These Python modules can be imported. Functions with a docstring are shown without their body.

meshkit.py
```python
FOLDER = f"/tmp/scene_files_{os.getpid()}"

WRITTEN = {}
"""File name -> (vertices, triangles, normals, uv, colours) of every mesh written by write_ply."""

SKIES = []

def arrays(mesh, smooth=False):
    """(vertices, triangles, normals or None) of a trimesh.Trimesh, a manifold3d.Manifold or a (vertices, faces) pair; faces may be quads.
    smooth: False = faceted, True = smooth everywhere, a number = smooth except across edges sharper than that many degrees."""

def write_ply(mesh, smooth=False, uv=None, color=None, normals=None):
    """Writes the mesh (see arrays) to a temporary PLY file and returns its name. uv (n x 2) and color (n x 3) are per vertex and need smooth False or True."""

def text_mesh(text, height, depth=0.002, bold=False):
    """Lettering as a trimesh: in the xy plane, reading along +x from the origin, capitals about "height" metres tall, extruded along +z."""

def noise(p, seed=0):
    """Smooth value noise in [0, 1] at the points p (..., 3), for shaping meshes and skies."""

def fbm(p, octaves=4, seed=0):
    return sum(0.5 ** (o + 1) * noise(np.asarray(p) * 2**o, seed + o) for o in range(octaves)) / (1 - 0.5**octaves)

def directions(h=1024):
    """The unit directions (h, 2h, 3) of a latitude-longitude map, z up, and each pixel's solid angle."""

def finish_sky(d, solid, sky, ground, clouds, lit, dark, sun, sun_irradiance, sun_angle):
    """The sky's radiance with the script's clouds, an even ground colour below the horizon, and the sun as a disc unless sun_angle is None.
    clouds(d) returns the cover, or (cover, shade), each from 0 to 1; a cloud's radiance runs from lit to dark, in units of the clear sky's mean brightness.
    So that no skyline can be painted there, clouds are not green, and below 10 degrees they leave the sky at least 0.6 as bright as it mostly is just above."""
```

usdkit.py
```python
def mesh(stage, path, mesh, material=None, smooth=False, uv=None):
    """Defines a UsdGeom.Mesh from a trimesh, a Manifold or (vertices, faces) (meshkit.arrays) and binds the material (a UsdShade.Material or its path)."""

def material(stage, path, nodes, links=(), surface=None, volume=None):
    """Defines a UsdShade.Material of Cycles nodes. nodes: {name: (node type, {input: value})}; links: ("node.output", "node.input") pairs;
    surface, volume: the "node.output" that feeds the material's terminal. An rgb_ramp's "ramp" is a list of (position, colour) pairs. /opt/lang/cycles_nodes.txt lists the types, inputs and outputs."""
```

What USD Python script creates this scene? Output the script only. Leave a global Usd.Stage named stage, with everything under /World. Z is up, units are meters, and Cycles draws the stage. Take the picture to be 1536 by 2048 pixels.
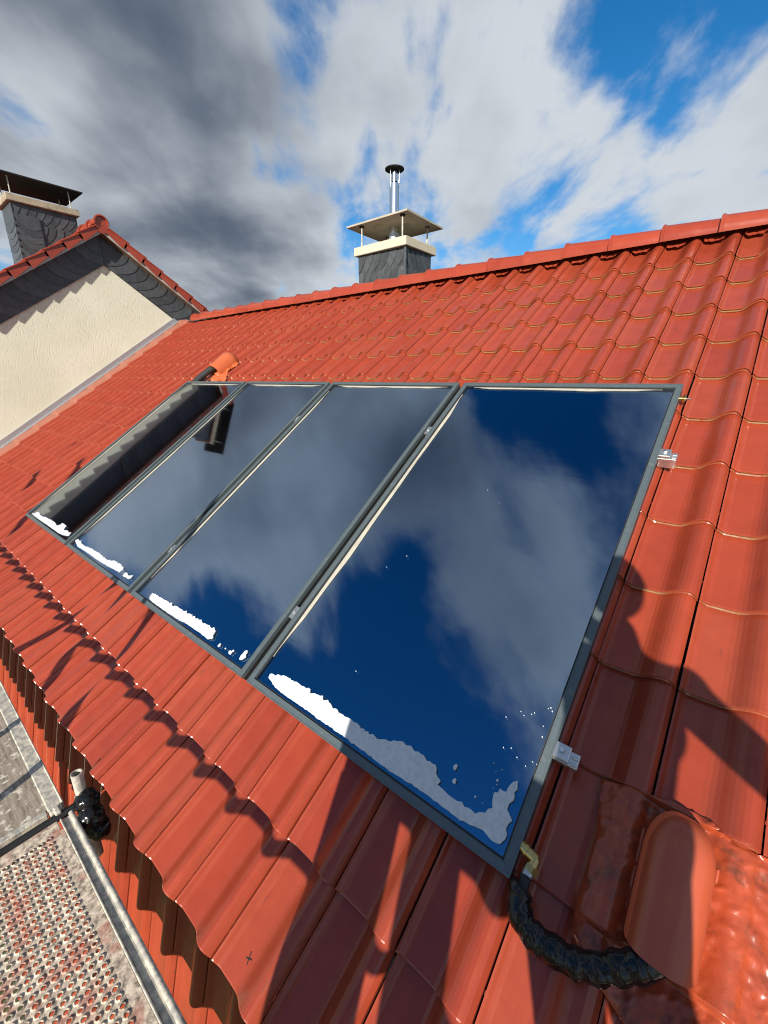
import math, numpy as np, trimesh, usdkit, meshkit, shapely
import manifold3d as m3
from shapely.geometry import Polygon, Point, LineString
from shapely import affinity
from pxr import Usd, UsdGeom, UsdLux, UsdShade, Gf, Sdf, Vt

stage = Usd.Stage.CreateInMemory()
UsdGeom.SetStageUpAxis(stage, 'Z'); UsdGeom.SetStageMetersPerUnit(stage, 1.0)
UsdGeom.Xform.Define(stage, '/World')
RNG = np.random.default_rng(11)

# ------------------------------------------------------------------ camera
CAM = np.array([0.238012, -3.168014, -0.029081])
RW = np.array([[0.77341035, 0.63390450, -0.00123118],      # right
               [0.19032290, -0.23405973, -0.95341137],     # down
               [-0.60465992, 0.73714390, -0.30167076]])    # forward
cam = UsdGeom.Camera.Define(stage, '/World/camera')
M4 = Gf.Matrix4d(*RW[0], 0, *(-RW[1]), 0, *(-RW[2]), 0, *CAM, 1)
cam.AddTransformOp().Set(M4)
cam.CreateHorizontalApertureAttr(36.0)
cam.CreateFocalLengthAttr(36.0 * 843.88 / 1536)
cam.CreateClippingRangeAttr((0.02, 20000.0))
cam.CreateExposureAttr(0.85)

# ------------------------------------------------------------------ sun and sky
SUN = np.array([0.323, -0.857, 0.403]); SUN = SUN / np.linalg.norm(SUN)
ELEV, ROT = math.asin(SUN[2]), math.atan2(SUN[0], SUN[1])
sun = UsdLux.DistantLight.Define(stage, '/World/sun')
sun.CreateNormalizeAttr(True); sun.CreateIntensityAttr(1.22); sun.CreateAngleAttr(0.53)
sun.CreateColorAttr(Gf.Vec3f(1.0, 0.925, 0.82))
zax = SUN; xax = np.cross([0, 0, 1], zax); xax /= np.linalg.norm(xax); yax = np.cross(zax, xax)
sun.AddTransformOp().Set(Gf.Matrix4d(*xax, 0, *yax, 0, *zax, 0, 0, 0, 50, 1))

SKY = 0.05
def sky_material():
    N, L = {}, []
    N['tc'] = ('texture_coordinate', {})
    N['dir'] = ('vector_math', {'math_type': 'normalize'}); L.append(('tc.generated', 'dir.vector1'))
    N['sep'] = ('separate_xyz', {}); L.append(('dir.vector', 'sep.vector'))
    N['zz'] = ('math', {'math_type': 'maximum', 'value2': 0.0}); L.append(('sep.z', 'zz.value1'))
    N['za'] = ('math', {'math_type': 'add', 'value2': 0.22}); L.append(('zz.value', 'za.value1'))
    N['px'] = ('math', {'math_type': 'divide'}); L += [('sep.x', 'px.value1'), ('za.value', 'px.value2')]
    N['py'] = ('math', {'math_type': 'divide'}); L += [('sep.y', 'py.value1'), ('za.value', 'py.value2')]
    N['pl'] = ('combine_xyz', {'z': 3.7}); L += [('px.value', 'pl.x'), ('py.value', 'pl.y')]
    # two scales of cloud noise in the cloud layer's own plane
    N['n1'] = ('noise_texture', {'scale': 3.4, 'detail': 10.0, 'roughness': 0.56, 'distortion': 0.2}); L.extend([('pl.vector', 'vr.vector'), ('vr.vector', 'mq.vector'), ('mq.vector', 'n1.vector')])
    N['vr'] = ('vector_rotate', {'rotate_type': 'z_axis', 'angle': -2.25}); N['mq'] = ('mapping', {'scale': (0.55, 1.05, 1.0), 'location': (0.7, 0.2, 0.0)})
    N['mp'] = ('mapping', {'location': (4.1, 7.7, 0.0), 'rotation': (0, 0, 0.6), 'scale': (1.0, 0.8, 1.0)}); L.append(('vr.vector', 'mp.vector'))
    N['n2'] = ('noise_texture', {'scale': 3.0, 'detail': 4.0, 'roughness': 0.45, 'distortion': 0.15}); L.append(('mp.vector', 'n2.vector'))
    def blobs(pref, items, start):
        prev = start
        for k, (d, r, w) in enumerate(items):
            d = np.array(d, float); d /= np.linalg.norm(d)
            a, b, c = f'{pref}d{k}', f'{pref}r{k}', f'{pref}a{k}'
            N[a] = ('vector_math', {'math_type': 'dot_product', 'vector2': tuple(d)}); L.append(('dir.vector', a + '.vector1'))
            N[b] = ('map_range', {'range_type': 'smoothstep', 'from_min': math.cos(math.radians(r)), 'from_max': 1.0, 'to_min': 0.0, 'to_max': w, 'clamp': True})
            L.append((a + '.value', b + '.value'))
            N[c] = ('math', {'math_type': 'add'}); L.extend([(prev, c + '.value1'), (b + '.result', c + '.value2')])
            prev = c + '.value'
        return prev
    N['n1s'] = ('math', {'math_type': 'multiply_add', 'value2': 2.5, 'value3': -0.75}); L.append(('n1.fac', 'n1s.value1'))
    cover = blobs('c', CLOUD_COVER, 'n1s.value')
    N['cov'] = ('map_range', {'range_type': 'smoothstep', 'from_min': 0.28, 'from_max': 0.78, 'to_min': 0.0, 'to_max': 1.0, 'clamp': True}); L.append((cover, 'cov.value'))
    N['n2s'] = ('math', {'math_type': 'multiply_add', 'value2': 1.5, 'value3': -0.75}); L.append(('n2.fac', 'n2s.value1'))
    N['n2c'] = ('math', {'math_type': 'multiply_add'}); N['cvs'] = ('math', {'math_type': 'multiply', 'value2': 0.55}); L.append((cover, 'cvs.value1')); N['n2c'] = ('math', {'math_type': 'add'}); L.extend([('n2s.value', 'n2c.value1'), ('cvs.value', 'n2c.value2')])
    shade = blobs('s', CLOUD_SHADE, 'n2c.value')
    N['sh'] = ('map_range', {'range_type': 'smoothstep', 'from_min': 0.05, 'from_max': 1.9, 'to_min': 0.0, 'to_max': 1.0, 'clamp': True}); L.append((shade, 'sh.value'))
    N['cc'] = ('mix_color', {'a': CLOUD_LIT, 'b': CLOUD_DARK, 'use_clamp': False}); L.append(('sh.result', 'cc.fac'))
    N['sky'] = ('sky_texture', {'sky_type': 'single_scattering', 'sun_disc': False, 'sun_elevation': ELEV, 'sun_rotation': ROT, 'altitude': 100.0, 'air_density': 1.0, 'aerosol_density': 0.4, 'ozone_density': 3.0})
    N['hs'] = ('hsv', {'hue': 0.5, 'saturation': 1.36, 'value': SKY_GAIN}); L.append(('sky.color', 'hs.color'))
    N['mx'] = ('mix_color', {}); N['hz'] = ('map_range', {'from_min': -0.02, 'from_max': 0.02, 'to_min': 0.0, 'to_max': 1.0, 'clamp': True}); N['cvz'] = ('math', {'math_type': 'multiply'}); L.extend([('sep.z', 'hz.value'), ('cov.result', 'cvz.value1'), ('hz.result', 'cvz.value2')])
    L += [('cvz.value', 'mx.fac'), ('hs.color', 'mx.a'), ('cc.result', 'mx.b')]
    N['mx'] = ('mix_color', {'use_clamp': False})
    N['bg'] = ('background_shader', {'strength': SKY}); L.append(('mx.result', 'bg.color'))
    return usdkit.material(stage, '/World/Looks/sky', N, L, surface='bg.background')
SKY_GAIN = 1.5
CLOUD_LIT = (7.0, 7.5, 8.1)
CLOUD_DARK = (1.15, 1.5, 2.1)
# (direction, radius in degrees, weight): where the cloud field thickens or opens
CLOUD_COVER = [((-0.80, 0.407, 0.445), 26, 0.42), ((-0.798, 0.517, 0.311), 18, 0.25), ((-0.46, 0.77, 0.44), 15, 0.22), ((-0.49, 0.79, 0.36), 10, 0.15),
               ((-0.24, 0.90, 0.36), 12, 0.14), ((-0.72, 0.62, 0.28), 10, 0.15), ((-0.9, 0.40, 0.2), 16, 0.2), ((-0.07, 0.93, 0.34), 10, 0.20),
               ((-0.89, 0.25, 0.38), 7, -0.5), ((-0.665, 0.625, 0.405), 8, -0.34), ((-0.63, 0.57, 0.53), 6, -0.3), ((-0.14, 0.87, 0.48), 9, -0.42), ((-0.60, 0.73, 0.33), 6, -0.2), ((-0.33, 0.90, 0.28), 6, -0.15),
               ((-0.76, 0.15, 0.62), 27, 0.58), ((-0.34, -0.22, 0.91), 12, 0.26), ((-0.48, 0.08, 0.87), 12, 0.10), ((-0.70, -0.32, 0.64), 14, -0.32), ((-0.33, -0.50, 0.80), 28, -0.36), ((-0.20, 0.30, 0.93), 26, -0.22), ((-0.80, 0.02, 0.60), 8, -0.30),
               ((-0.88, -0.03, 0.48), 15, 0.34), ((-0.80, -0.20, 0.56), 14, 0.12)]
CLOUD_SHADE = [((-0.79, 0.43, 0.43), 28, 0.46), ((-0.80, 0.52, 0.32), 17, 0.34), ((-0.47, 0.80, 0.36), 12, 0.3), ((-0.74, 0.15, 0.65), 34, 0.15), ((-0.48, 0.05, 0.88), 16, 0.2), ((-0.68, 0.64, 0.30), 12, -0.35), ((-0.43, 0.80, 0.44), 11, -0.4), ((-0.22, 0.9, 0.36), 13, -0.22), ((-0.40, -0.02, 0.91), 28, 0.55), ((-0.86, 0.36, 0.36), 9, -0.45), ((-0.55, 0.78, 0.28), 10, -0.3)]
sky_mat = sky_material()
dome = UsdLux.DomeLight.Define(stage, '/World/sky')
dome.CreateIntensityAttr(1.0)
UsdShade.MaterialBindingAPI.Apply(dome.GetPrim()).Bind(sky_mat)
dome.GetPrim().SetCustomDataByKey('kind', 'structure')
dome.GetPrim().SetCustomDataByKey('label', 'blue sky with broken grey and white clouds')

# ------------------------------------------------------------------ helpers
PITCH = 0.5939630391586392
CP, SP = math.cos(PITCH), math.sin(PITCH)
L2W = np.array([[1, 0, 0], [0, CP, -SP], [0, SP, CP]])
def rw(p):                       # roof coordinates (along the eave, up the slope, off the slope) -> world
    return np.asarray(p, float) @ L2W.T
used = {}
def numbered(path):
    n = used.get(path, 0); used[path] = n + 1
    return path if n == 0 else f'{path}_{n:03d}'
def thing(name, label, cat, group=None, kind=None, at=(0, 0, 0)):
    path = numbered('/World/' + name)
    x = UsdGeom.Xform.Define(stage, path)
    x.AddTranslateOp().Set(Gf.Vec3d(*map(float, at)))
    tag(x.GetPrim(), label, cat, group, kind)
    x.base = np.array(at, float)
    return x
def sub(name, parent):
    x = UsdGeom.Xform.Define(stage, numbered(str(parent.GetPath()) + '/' + name)); x.base = parent.base
    return x
def tag(prim, label=None, cat=None, group=None, kind=None):
    for k, v in (('label', label), ('category', cat), ('group', group), ('kind', kind)):
        if v: prim.SetCustomDataByKey(k, v)
def obj(name, mesh, mat, parent=None, smooth=False, label=None, kind=None, cat=None, group=None):
    base = '/World' if parent is None else str(parent.GetPath())
    v, f, n = meshkit.arrays(mesh, smooth)
    if parent is not None: v = v - parent.base
    m = usdkit.mesh(stage, numbered(base + '/' + name), (v, f), M[mat] if isinstance(mat, str) else mat)
    if n is not None:
        m.CreateNormalsAttr(Vt.Vec3fArray.FromNumpy(n.astype(np.float32))); m.SetNormalsInterpolation('vertex')
    tag(m.GetPrim(), label, cat, group, kind)
    return m
cat_ = trimesh.util.concatenate
def T(v, f): return trimesh.Trimesh(np.asarray(v, float), np.asarray(f), process=False)
def rbox(x0, x1, y0, y1, z0, z1, b=0.003):
    """a box with bevelled edges"""
    b = min(b, 0.45 * min(x1 - x0, y1 - y0, z1 - z0))
    pts = []
    for sx in (0, 1):
        for sy in (0, 1):
            for sz in (0, 1):
                c = np.array([(x0, x1)[sx], (y0, y1)[sy], (z0, z1)[sz]], float)
                s = np.array([1 - 2 * sx, 1 - 2 * sy, 1 - 2 * sz]) * b
                for k in range(3):
                    o = s.copy(); o[k] = 0; pts.append(c + o)
    h = trimesh.convex.convex_hull(np.array(pts)); return T(h.vertices, h.faces)
def tr(mesh, fn):
    m = mesh.copy(); m.vertices = fn(np.asarray(m.vertices)); return m
def roofm(mesh): return tr(mesh, rw)
def tube(pts, r, sides=12, caps=True):
    p = np.asarray(pts, float); r = np.broadcast_to(np.asarray(r, float), (len(p),))
    t = np.gradient(p, axis=0); t /= np.linalg.norm(t, axis=1, keepdims=True)
    up = np.array([0, 0, 1.0]) if abs(t[0][2]) < 0.9 else np.array([1.0, 0, 0])
    a = np.cross(t[0], up); a /= np.linalg.norm(a); rings = []
    for i in range(len(p)):
        a = a - t[i] * (a @ t[i]); a /= np.linalg.norm(a); b = np.cross(t[i], a)
        ang = np.arange(sides) / sides * 2 * math.pi
        rings.append(p[i] + r[i] * (np.cos(ang)[:, None] * a + np.sin(ang)[:, None] * b))
    v = np.vstack(rings); f = []
    for i in range(len(p) - 1):
        for k in range(sides):
            k2 = (k + 1) % sides; f += [[i * sides + k, i * sides + k2, (i + 1) * sides + k2], [i * sides + k, (i + 1) * sides + k2, (i + 1) * sides + k]]
    if caps:
        n0 = len(v); v = np.vstack([v, p[0], p[-1]])
        for k in range(sides):
            k2 = (k + 1) % sides; f += [[n0, k2, k], [n0 + 1, (len(p) - 1) * sides + k, (len(p) - 1) * sides + k2]]
    m = T(v, f); m.fix_normals() if False else None
    return m
def cyl(a, b, r, sides=20, r2=None):
    return tube([a, b], [r, r if r2 is None else r2], sides)
def pipe_hollow(a, b, r, t, sides=24):
    a, b = np.array(a, float), np.array(b, float); d = b - a; L = np.linalg.norm(d); d /= L
    c = m3.CrossSection.circle(r, sides) - m3.CrossSection.circle(r - t, sides)
    m = c.extrude(L).to_mesh(); v = m.vert_properties[:, :3]
    R = trimesh.geometry.align_vectors([0, 0, 1], d)[:3, :3]
    return T(v @ R.T + a, m.tri_verts)
def extrude(poly, h):
    return trimesh.creation.extrude_polygon(poly, h, engine='earcut')

# ------------------------------------------------------------------ materials
M = {}
def mat(name, nodes, links, surface='p.BSDF'):
    M[name] = usdkit.material(stage, '/World/Looks/' + name, nodes, links, surface=surface)
def simple(name, col, rough=0.5, metallic=0.0, var=0.12, scale=30.0, bump=0.0, bscale=200.0, coat=0.0, spec=0.5, dirt=None, dirt_amt=0.0, dirt_scale=6.0, extra=None):
    """base colour with noise variation, optional dirt patches and fine relief"""
    c = np.array(col)
    N = {'g': ('geometry', {}), 'n': ('noise_texture', {'scale': scale, 'detail': 6.0, 'roughness': 0.6}),
         'r': ('rgb_ramp', {'ramp': [(0.3, tuple(c * (1 - var))), (0.7, tuple(np.minimum(c * (1 + var), 0.95)))]}),
         'p': ('principled_bsdf', {'roughness': rough, 'metallic': metallic, 'coat_weight': coat, 'coat_roughness': 0.12, 'specular_ior_level': spec, **(extra or {})})}
    L = [('g.position', 'n.vector'), ('n.fac', 'r.fac')]
    out = 'r.color'
    if dirt is not None:
        N['dn'] = ('noise_texture', {'scale': dirt_scale, 'detail': 8.0, 'roughness': 0.65})
        N['dr'] = ('map_range', {'from_min': 0.62 - 0.3 * dirt_amt, 'from_max': 0.78 - 0.3 * dirt_amt, 'to_min': 0.0, 'to_max': 1.0, 'clamp': True})
        N['dm'] = ('mix_color', {'b': tuple(dirt)})
        L += [('g.position', 'dn.vector'), ('dn.fac', 'dr.value'), ('dr.result', 'dm.fac'), (out, 'dm.a')]; out = 'dm.result'
    L.append((out, 'p.base_color'))
    if bump:
        N['bn'] = ('noise_texture', {'scale': bscale, 'detail': 4.0}); N['b'] = ('bump', {'strength': bump, 'distance': 0.004})
        L += [('g.position', 'bn.vector'), ('bn.fac', 'b.height'), ('b.normal', 'p.normal')]
    mat(name, N, L)

def tile_material(name, k, col):
    """glazed tile: warm red, mottled, with soft scuffs that run down the slope; the wear primvar bares the tan clay at the lower lip"""
    c = np.array(col)
    N = {'g': ('geometry', {}), 'rot': ('mapping', {'rotation': (-PITCH, 0, 0), 'location': (k * 3.1, k * 1.7, 0)}),
         'n': ('noise_texture', {'scale': 9.0, 'detail': 5.0, 'roughness': 0.6}),
         'r': ('rgb_ramp', {'ramp': [(0.3, tuple(c * 0.92)), (0.7, tuple(c * 1.07))]}),
         'f': ('noise_texture', {'scale': 420.0, 'detail': 3.0, 'roughness': 0.7}),
         'fr': ('map_range', {'from_min': 0.35, 'from_max': 0.65, 'to_min': 0.93, 'to_max': 1.06, 'clamp': True}),
         'fm': ('mix_color', {'blend_type': 'multiply', 'fac': 1.0}), 'fc': ('combine_color', {}),
         'st': ('mapping', {'scale': (46.0, 5.5, 10.0)}), 'sn': ('noise_texture', {'scale': 1.0, 'detail': 3.0, 'roughness': 0.55}),
         'sr': ('map_range', {'from_min': 0.71, 'from_max': 0.76, 'to_min': 0.0, 'to_max': 0.6, 'clamp': True}),
         'sm': ('mix_color', {'b': (0.06, 0.035, 0.028)}),
         'w': ('attribute', {'attribute': 'wear'}), 'wn': ('noise_texture', {'scale': 38.0, 'detail': 4.0}),
         'wr': ('map_range', {'from_min': 0.32, 'from_max': 0.5, 'to_min': 0.15, 'to_max': 1.0, 'clamp': True}),
         'wm': ('math', {'math_type': 'multiply'}), 'tan': ('mix_color', {'b': (0.22, 0.125, 0.055)}),
         'rr': ('map_range', {'from_min': 0.3, 'from_max': 0.7, 'to_min': 0.17, 'to_max': 0.27, 'clamp': True}),
         'bn': ('noise_texture', {'scale': 700.0, 'detail': 2.0}), 'b': ('bump', {'strength': 0.12, 'distance': 0.001}),
         'p': ('principled_bsdf', {'specular_ior_level': 0.45, 'coat_weight': 0.0})}
    L = [('g.position', 'rot.vector'), ('rot.vector', 'n.vector'), ('n.fac', 'r.fac'), ('rot.vector', 'f.vector'), ('f.fac', 'fr.value'),
         ('fr.result', 'fc.r'), ('fr.result', 'fc.g'), ('fr.result', 'fc.b'), ('r.color', 'fm.a'), ('fc.color', 'fm.b'),
         ('rot.vector', 'st.vector'), ('st.vector', 'sn.vector'), ('sn.fac', 'sr.value'), ('sr.result', 'sm.fac'), ('fm.result', 'sm.a'),
         ('rot.vector', 'wn.vector'), ('wn.fac', 'wr.value'), ('w.fac', 'wm.value1'), ('wr.result', 'wm.value2'), ('wm.value', 'tan.fac'), ('sm.result', 'tan.a'),
         ('tan.result', 'p.base_color'), ('n.fac', 'rr.value'), ('rr.result', 'p.roughness'),
         ('g.position', 'bn.vector'), ('bn.fac', 'b.height'), ('b.normal', 'p.normal')]
    mat(name, N, L)
TILE = [(0.248, 0.0385, 0.0175), (0.262, 0.0420, 0.0188), (0.232, 0.0360, 0.0170), (0.252, 0.0435, 0.0205)]
for k, c in enumerate(TILE): tile_material(f'glazed_tile_{"abcd"[k]}', k, c)
TM = ['glazed_tile_a', 'glazed_tile_b', 'glazed_tile_c', 'glazed_tile_d']
simple('roof_felt', (0.03, 0.025, 0.022), 0.9)
simple('clay_orange', (0.4032, 0.0900, 0.0288), 0.34, var=0.06, scale=14, coat=0.15)
simple('hood_plastic', (0.34, 0.066, 0.028), 0.36, var=0.05, scale=10, coat=0.1, bump=0.05, bscale=300)
simple('red_flashing', (0.29, 0.047, 0.016), 0.34, var=0.22, scale=16, coat=0.1, bump=0.6, bscale=30, dirt=(0.10, 0.03, 0.015), dirt_amt=0.3, dirt_scale=14)
simple('faded_flashing', (0.2530, 0.0880, 0.0550), 0.5, var=0.15, scale=12)
simple('frame_metal', (0.0840, 0.1080, 0.1160), 0.42, metallic=0.25, var=0.07, scale=60, dirt=(0.16, 0.18, 0.18), dirt_amt=0.1, dirt_scale=25)
simple('bare_aluminium', (0.5760, 0.5760, 0.5600), 0.32, metallic=0.9, var=0.06, scale=80)
simple('zinc', (0.42, 0.44, 0.45), 0.42, metallic=0.7, var=0.1, scale=20)
simple('steel_pipe', (0.66, 0.66, 0.66), 0.22, metallic=1.0, var=0.05, scale=20)
simple('dark_sheet', (0.0160, 0.0168, 0.0180), 0.8, spec=0.15, var=0.2, scale=10)
simple('cap_board', (0.3000, 0.2700, 0.2160), 0.75, var=0.16, scale=7, dirt=(0.20, 0.18, 0.10), dirt_amt=0.3, dirt_scale=5)
simple('slab_concrete', (0.4340, 0.3906, 0.2976), 0.85, var=0.08, scale=12, bump=0.3, bscale=120, dirt=(0.45, 0.36, 0.22), dirt_amt=0.15, dirt_scale=9)
simple('weathered_slab', (0.2860, 0.2420, 0.1705), 0.9, var=0.22, scale=9, bump=0.35, bscale=90, dirt=(0.16, 0.13, 0.09), dirt_amt=0.4, dirt_scale=12)
for nm, k in (('slate_a', 1.0), ('slate_b', 0.82), ('slate_c', 1.22)):
    simple(nm, (0.045 * k, 0.049 * k, 0.052 * k), 0.46, var=0.3, scale=14, bump=0.35, bscale=45, dirt=(0.06, 0.06, 0.057), dirt_amt=0.15, dirt_scale=18)
simple('trim_board', (0.3300, 0.3300, 0.3120), 0.5, var=0.08)
simple('soffit_wood', (0.1120, 0.0595, 0.0315), 0.7, var=0.3, scale=12)
simple('black_wrap', (0.005, 0.005, 0.0055), 0.18, var=0.2, spec=0.4, bump=0.8, bscale=34)
simple('black_foam', (0.014, 0.014, 0.015), 0.75, var=0.2, bump=0.3)
simple('brass', (0.55, 0.40, 0.15), 0.32, metallic=1.0, var=0.15, scale=50, dirt=(0.2, 0.15, 0.06), dirt_amt=0.2, dirt_scale=40)
simple('dark_recess', (0.015, 0.016, 0.018), 0.6)
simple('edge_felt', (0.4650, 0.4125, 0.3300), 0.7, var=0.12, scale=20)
simple('frost_white', (0.50, 0.52, 0.545), 0.7, var=0.12, scale=60, bump=0.4, bscale=140, extra={'subsurface_weight': 0.0})
simple('galvanised', (0.34, 0.325, 0.285), 0.65, metallic=0.15, var=0.3, scale=30, bump=0.4, bscale=80, dirt=(0.52, 0.47, 0.37), dirt_amt=0.5, dirt_scale=30)
simple('pencil', (0.01, 0.008, 0.008), 0.9)
simple('jacket', (0.03, 0.035, 0.05), 0.85); simple('skin', (0.45, 0.26, 0.18), 0.55); simple('hair_brown', (0.03, 0.02, 0.014), 0.7); simple('trousers', (0.04, 0.04, 0.045), 0.9)
simple('phone_black', (0.02, 0.02, 0.022), 0.25)
simple('timber', (0.2880, 0.2000, 0.1120), 0.75, var=0.25, scale=10)
simple('grass', (0.0400, 0.0640, 0.0200), 0.95, var=0.5, scale=0.8)

# render coat wall: cream with scratched vertical grooves
mat('scratch_render', {
    'g': ('geometry', {}), 'mp': ('mapping', {'scale': (1.0, 24.0, 5.4)}), 'n': ('noise_texture', {'scale': 2.9, 'detail': 5.0, 'roughness': 0.6, 'distortion': 0.4}),
    'gr': ('map_range', {'range_type': 'smoothstep', 'from_min': 0.35, 'from_max': 0.45, 'to_min': 0.0, 'to_max': 1.0, 'clamp': True}),
    'fn': ('noise_texture', {'scale': 160.0, 'detail': 3.0}), 'ad': ('math', {'math_type': 'multiply_add', 'value2': 0.10}),
    'b': ('bump', {'strength': 0.75, 'distance': 0.008}),
    'v': ('noise_texture', {'scale': 1.3, 'detail': 5.0}), 'r': ('rgb_ramp', {'ramp': [(0.35, (0.56, 0.56, 0.44)), (0.65, (0.62, 0.62, 0.50))]}),
    'p': ('principled_bsdf', {'roughness': 0.92, 'specular_ior_level': 0.2})},
    [('g.position', 'mp.vector'), ('mp.vector', 'n.vector'), ('n.fac', 'gr.value'), ('g.position', 'fn.vector'), ('fn.fac', 'ad.value1'), ('gr.result', 'ad.value3'),
     ('ad.value', 'b.height'), ('b.normal', 'p.normal'), ('g.position', 'v.vector'), ('v.fac', 'r.fac'), ('r.color', 'p.base_color')])
# collector absorber: dark blue selective coating, mirror-like, with the faint ripple of its tubes
mat('absorber_blue', {
    'g': ('geometry', {}), 'rot': ('mapping', {'rotation': (-PITCH, 0, 0)}), 'mp': ('mapping', {'scale': (1.0, 10.0, 1.0)}),
    'n': ('noise_texture', {'scale': 1.7, 'detail': 2.0}), 'b': ('bump', {'strength': 0.035, 'distance': 0.006}),
    'p': ('principled_bsdf', {'base_color': (0.20, 0.285, 0.40), 'metallic': 1.0, 'roughness': 0.05})},
    [('g.position', 'rot.vector'), ('rot.vector', 'mp.vector'), ('mp.vector', 'n.vector'), ('n.fac', 'b.height'), ('b.normal', 'p.normal')])
mat('pane_glass', {
    'g': ('geometry', {}), 'n': ('noise_texture', {'scale': 3.5, 'detail': 2.0}), 'b': ('bump', {'strength': 0.015, 'distance': 0.003}),
    'dt': ('vector_math', {'math_type': 'dot_product'}), 'ab': ('math', {'math_type': 'absolute'}), 'om': ('math', {'math_type': 'subtract', 'value1': 1.0}), 'pw': ('math', {'math_type': 'power', 'value2': 5.0}), 'f': ('math', {'math_type': 'multiply_add', 'value2': 0.90, 'value3': 0.085, 'use_clamp': True}), 't': ('transparent_bsdf', {'color': (0.93, 0.96, 0.97)}), 'gl': ('glossy_bsdf', {'color': (1, 1, 1), 'roughness': 0.0}),
    'mx': ('mix_closure', {})},
    [('g.position', 'n.vector'), ('n.fac', 'b.height'), ('b.normal', 'gl.normal'), ('g.incoming', 'dt.vector1'), ('g.normal', 'dt.vector2'), ('dt.value', 'ab.value1'), ('ab.value', 'om.value2'), ('om.value', 'pw.value1'), ('pw.value', 'f.value1'), ('f.value', 'mx.fac'), ('t.BSDF', 'mx.closure1'), ('gl.BSDF', 'mx.closure2')], surface='mx.closure')
# plywood deck: weathered grey-brown with worn, paint-spattered grain
mat('worn_plywood', {
    'g': ('geometry', {}), 'mp': ('mapping', {'scale': (3.0, 22.0, 1.0), 'rotation': (0, 0, 0.1)}), 'n': ('noise_texture', {'scale': 2.0, 'detail': 9.0, 'roughness': 0.7}),
    'r': ('rgb_ramp', {'ramp': [(0.30, (0.07, 0.055, 0.042)), (0.48, (0.23, 0.19, 0.145)), (0.7, (0.36, 0.31, 0.25))]}),
    's': ('noise_texture', {'scale': 26.0, 'detail': 7.0, 'roughness': 0.62}), 'sr': ('map_range', {'from_min': 0.56, 'from_max': 0.62, 'to_min': 0.0, 'to_max': 0.8, 'clamp': True}),
    'm': ('mix_color', {'b': (0.56, 0.52, 0.43)}), 'b': ('bump', {'strength': 0.5, 'distance': 0.004}), 'p': ('principled_bsdf', {'roughness': 0.85})},
    [('g.position', 'mp.vector'), ('mp.vector', 'n.vector'), ('n.fac', 'r.fac'), ('g.position', 's.vector'), ('s.fac', 'sr.value'), ('sr.result', 'm.fac'), ('r.color', 'm.a'), ('m.result', 'p.base_color'), ('n.fac', 'b.height'), ('b.normal', 'p.normal')])
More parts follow.
